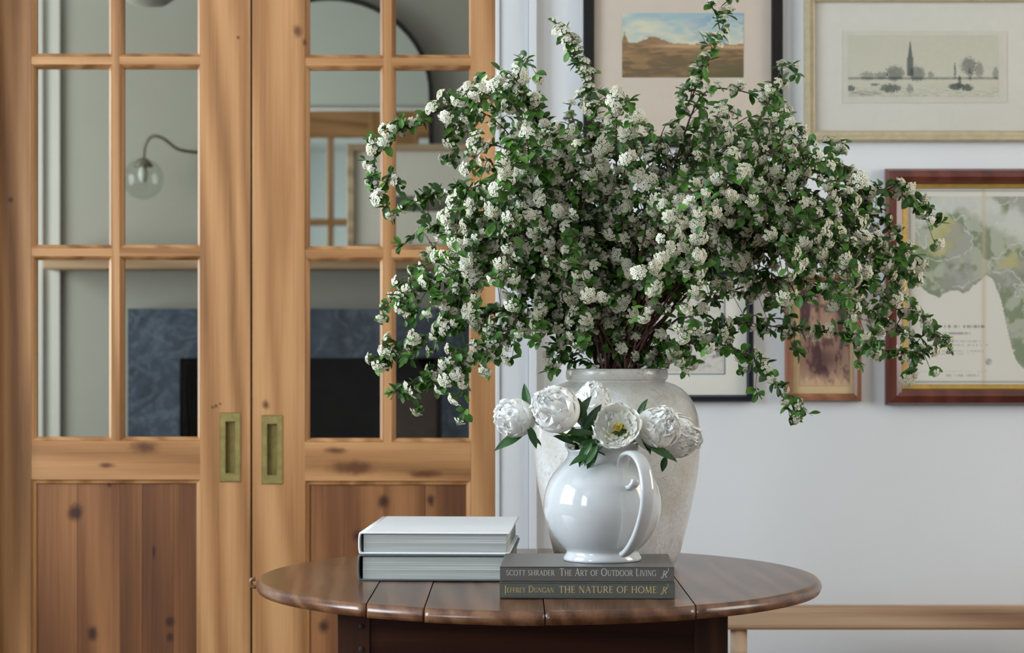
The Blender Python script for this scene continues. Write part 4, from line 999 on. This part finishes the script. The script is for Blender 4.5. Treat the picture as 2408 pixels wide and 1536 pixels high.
def petal_mesh(hh, ww, flare, ruf, seed, mat='petal', notch=.14, nu=14, nv=12):
    """patch of the unit sphere centred on +x, rising along +z from base (v=0) to tip (v=1); wavy, ruffled tip"""
    rnd = random.Random(seed); ph = [rnd.uniform(0, 6.28) for _ in range(5)]; vs = []; uvs = []
    for i in range(nv+1):
        v = i/nv; shp = (.30+.70*math.sin(PI*min(1, .08+.60*v))**.8)*(1 if v < .75 else math.sqrt(max(.12, 1-((v-.75)/.27)**2)))
        for j in range(nu+1):
            u = -1+2*j/nu
            tip = 1-v*v*(.08*u*u+notch*(.5+.5*math.sin(6*u+ph[0]))*abs(math.sin(2.3*u+ph[4])))
            lat = math.radians(-hh+2*hh*v*tip); lon = math.radians(ww)*u*shp
            rr = 1+flare*(v-.35)*abs(v-.35)*2+ruf*v*v*(.6*math.sin(4.2*u+ph[1]+2*v)+.4*math.sin(8*u+ph[2]))*(.35+.65*abs(u))+.5*ruf*v*math.sin(5*v+ph[3])
            vs.append((rr*math.cos(lat)*math.cos(lon), rr*math.cos(lat)*math.sin(lon), rr*math.sin(lat))); uvs.append((j/nu, v))
    fs = [(i*(nu+1)+j, i*(nu+1)+j+1, (i+1)*(nu+1)+j+1, (i+1)*(nu+1)+j) for i in range(nv) for j in range(nu)]
    me = bpy.data.meshes.new('peony_petal'); me.from_pydata(vs, [], fs); me.materials.append(M[mat])
    l = me.uv_layers.new(name='UVMap')
    for lp in me.loops: l.data[lp.index].uv = uvs[lp.vertex_index]
    me.polygons.foreach_set('use_smooth', [True]*len(fs)); me.update(); return me
def layer(spec, seed, mat='petal'): return [petal_mesh(*spec, seed+k, mat) for k in range(4)]
BIG, MED, SML = layer((44, 44, .10, .035), 1), layer((32, 27, .20, .09), 21), layer((25, 22, .30, .15), 41)
BOWL, FAN = layer((36, 34, -.10, .07), 61, 'petal_y'), layer((31, 17, .0, .13), 81, 'petal_y')
# rings: petal set, count, polar angle of the petal centre from the bloom's axis, radius, tilt jitter
GLOBE = [(BIG, 6, 118, 1.02, .10), (BIG, 6, 92, 1.0, .14), (MED, 9, 74, .98, .22), (MED, 9, 58, .96, .26), (SML, 12, 46, .97, .34), (SML, 11, 33, .95, .36), (SML, 8, 20, .93, .38), (SML, 4, 7, .90, .35), (MED, 8, 44, .82, .25), (MED, 5, 18, .76, .2)]
OPEN = [(BOWL, 5, 141, 1.40, .12), (BOWL, 5, 138, 1.28, .16), (FAN, 9, 143, 1.20, .22), (FAN, 9, 146, 1.02, .26), (FAN, 8, 150, .86, .28)]
lanc = lambda t: math.sin(PI*min(1, t**.9))**.9 if 0 < t < 1 else 0
PLEAF = [leaf_mesh('peony_leaf', L, W, c, f, lanc, [M['peony_leaf'], M['peony_leaf_u']], 9, .08) for (L, W, c, f) in ((.062, .0105, .45, .35), (.048, .0095, .7, .45), (.074, .0115, .25, .25))]
PM = P(1402, 1052, PD)
def peony(label, cx, cy, d, rad, axis, kind, seed, leaves):
    rn = random.Random(seed); c = P(cx, cy, d); ax = Vector(axis).normalized()
    r = rad*d/F; root = thing('peony', label, 'flower', c)
    Rm = basis(ax.orthogonal(), ax, Vector((0, 0, 0)), r)
    for (meshes, n, pol, rr, jit) in (GLOBE if kind == 'g' else OPEN):
        a0 = rn.uniform(0, 6.28)
        for k in range(n):
            lon = a0+2*PI*k/n+rn.uniform(-.2, .2); lat = math.radians(90-pol+rn.uniform(-6, 6))
            zo_ = 0 if kind == 'g' else (1.4-1+.0)-(1.4-rr)*.9
            q = Rm @ Matrix.Translation((0, 0, zo_)) @ Matrix.Rotation(lon, 4, 'Z') @ Matrix.Rotation(-lat, 4, 'Y') @ Matrix.Translation((1, 0, 0)) @ Matrix.Rotation(rn.uniform(-jit, jit*.5), 4, 'Y') @ Matrix.Rotation(rn.uniform(-jit, jit), 4, 'X') @ Matrix.Translation((-1, 0, 0)) @ Matrix.Scale(rr*rn.uniform(.96, 1.04), 4)
            put('petal', rn.choice(meshes), root, q)
    if kind == 'g':
        MB().lathe([(r*.66*math.sin(PI*(.02+.96*i/10)), -r*.66*math.cos(PI*(.02+.96*i/10))) for i in range(11)], n=20).build('core_fill', M['core_fill'], root)  # pale ball added inside the bloom so gaps between petals don't go dark
    base = -ax*r*.96
    if kind == 'o':
        mb = MB()
        for k in range(26):
            dd = (ax+rvec(rn)*.42).normalized(); mb.tube([base*.9, base*.9+dd*r*rn.uniform(.5, .75)], [.0006, .0009], 4)
        mb.build('stamens', M['stamen'], root)
    mo = PM-c+Vector((rn.uniform(-.03, .03), rn.uniform(-.025, .025), -.012)); bot = mo+Vector((rn.uniform(-.02, .02), rn.uniform(-.02, .02), -.10))
    cv = catmull([base*.9, base-ax*.02+Vector((0, 0, -.004)), mo*.75+base*.25, mo, bot], 6)
    MB().tube(cv, .0028, 8).build('stem', plain('peony_stem_%d' % seed, (.12, .17, .03), .45, .2), root)
    mb = MB(); mb.smooth = True
    for k in range(5):   # sepals
        put('sepal', PLEAF[1], root, basis(Rm.to_3x3() @ Vector((math.cos(k*1.257), math.sin(k*1.257), .35)), ax, base*.98, .38))
    for (lx, ly, ld, dx_, dy_, dzp, s) in leaves:   # leaf base in px and depth, direction right/up/away
        put('leaf', rn.choice(PLEAF), root, basis(Vector((dx_, dzp, dy_)), Vector((rn.uniform(-.3, .3), -.6, .8)), P(lx, ly, ld)-c, s))
    return root
peony('white peony facing left, beside the white door casing', 1214, 984, 3.585, 44, (-.75, -.45, .12), 'g', 1,
      [(1240, 1000, 3.57, .35, -.75, -.1, .7), (1246, 1010, 3.60, -.85, -.45, -.1, .95), (1243, 968, 3.58, -.15, .9, 0, .65), (1248, 985, 3.6, .6, .75, 0, .5)])
peony('largest round white peony, tucked against the vase rim', 1308, 963, 3.56, 53, (-.42, -.62, .42), 'g', 2,
      [(1330, 1022, 3.56, .9, .1, .05, .9), (1300, 1026, 3.57, .9, -.25, 0, .7), (1345, 1000, 3.57, .5, .8, .0, .8), (1250, 1028, 3.58, .8, -.5, .1, .5),
       (1352, 1030, 3.57, .8, -.4, -.1, .8), (1340, 1010, 3.585, .75, -.65, 0, .9), (1362, 985, 3.59, .45, -.85, -.05, .9), (1350, 1040, 3.60, .2, -.6, .3, .7)])
peony('half hidden white peony tucked behind the others against the vase', 1392, 950, 3.715, 42, (.2, -.2, .9), 'g', 3,
      [(1380, 985, 3.64, .7, -.45, -.1, .9), (1375, 1000, 3.62, -.2, .9, .0, .8)])
peony('wide open white peony showing its yellow centre', 1449, 1000, 3.55, 46, (-.22, -.90, .36), 'o', 4,
      [(1392, 1040, 3.55, -.5, -.8, -.2, 1.0), (1400, 1030, 3.56, -.2, -.95, -.1, .8), (1380, 1035, 3.58, -.9, .15, 0, .9), (1420, 1050, 3.55, -.75, -.35, -.15, .9), (1395, 1020, 3.58, -.6, .7, 0, .8), (1405, 1048, 3.535, -.55, -.8, -.15, .55), (1372, 1015, 3.575, .5, .8, 0, .75), (1360, 1048, 3.56, .9, .25, 0, .7)])
peony('white peony turned right with a leaf at its neck, past the handle', 1541, 1009, 3.60, 50, (.45, -.55, .35), 'g', 5,
      [(1500, 985, 3.60, .35, .9, 0, .62), (1512, 1040, 3.58, .9, -.45, -.1, .9), (1505, 1025, 3.58, .6, -.75, 0, .8), (1518, 1030, 3.60, .7, .1, -.1, .6)])
peony('full blown white peony furthest right, dropping petals against the vase', 1588, 1026, 3.66, 50, (.72, -.35, -.05), 'g', 6,
      [(1566, 1072, 3.64, -.25, -.95, -.1, .62)])
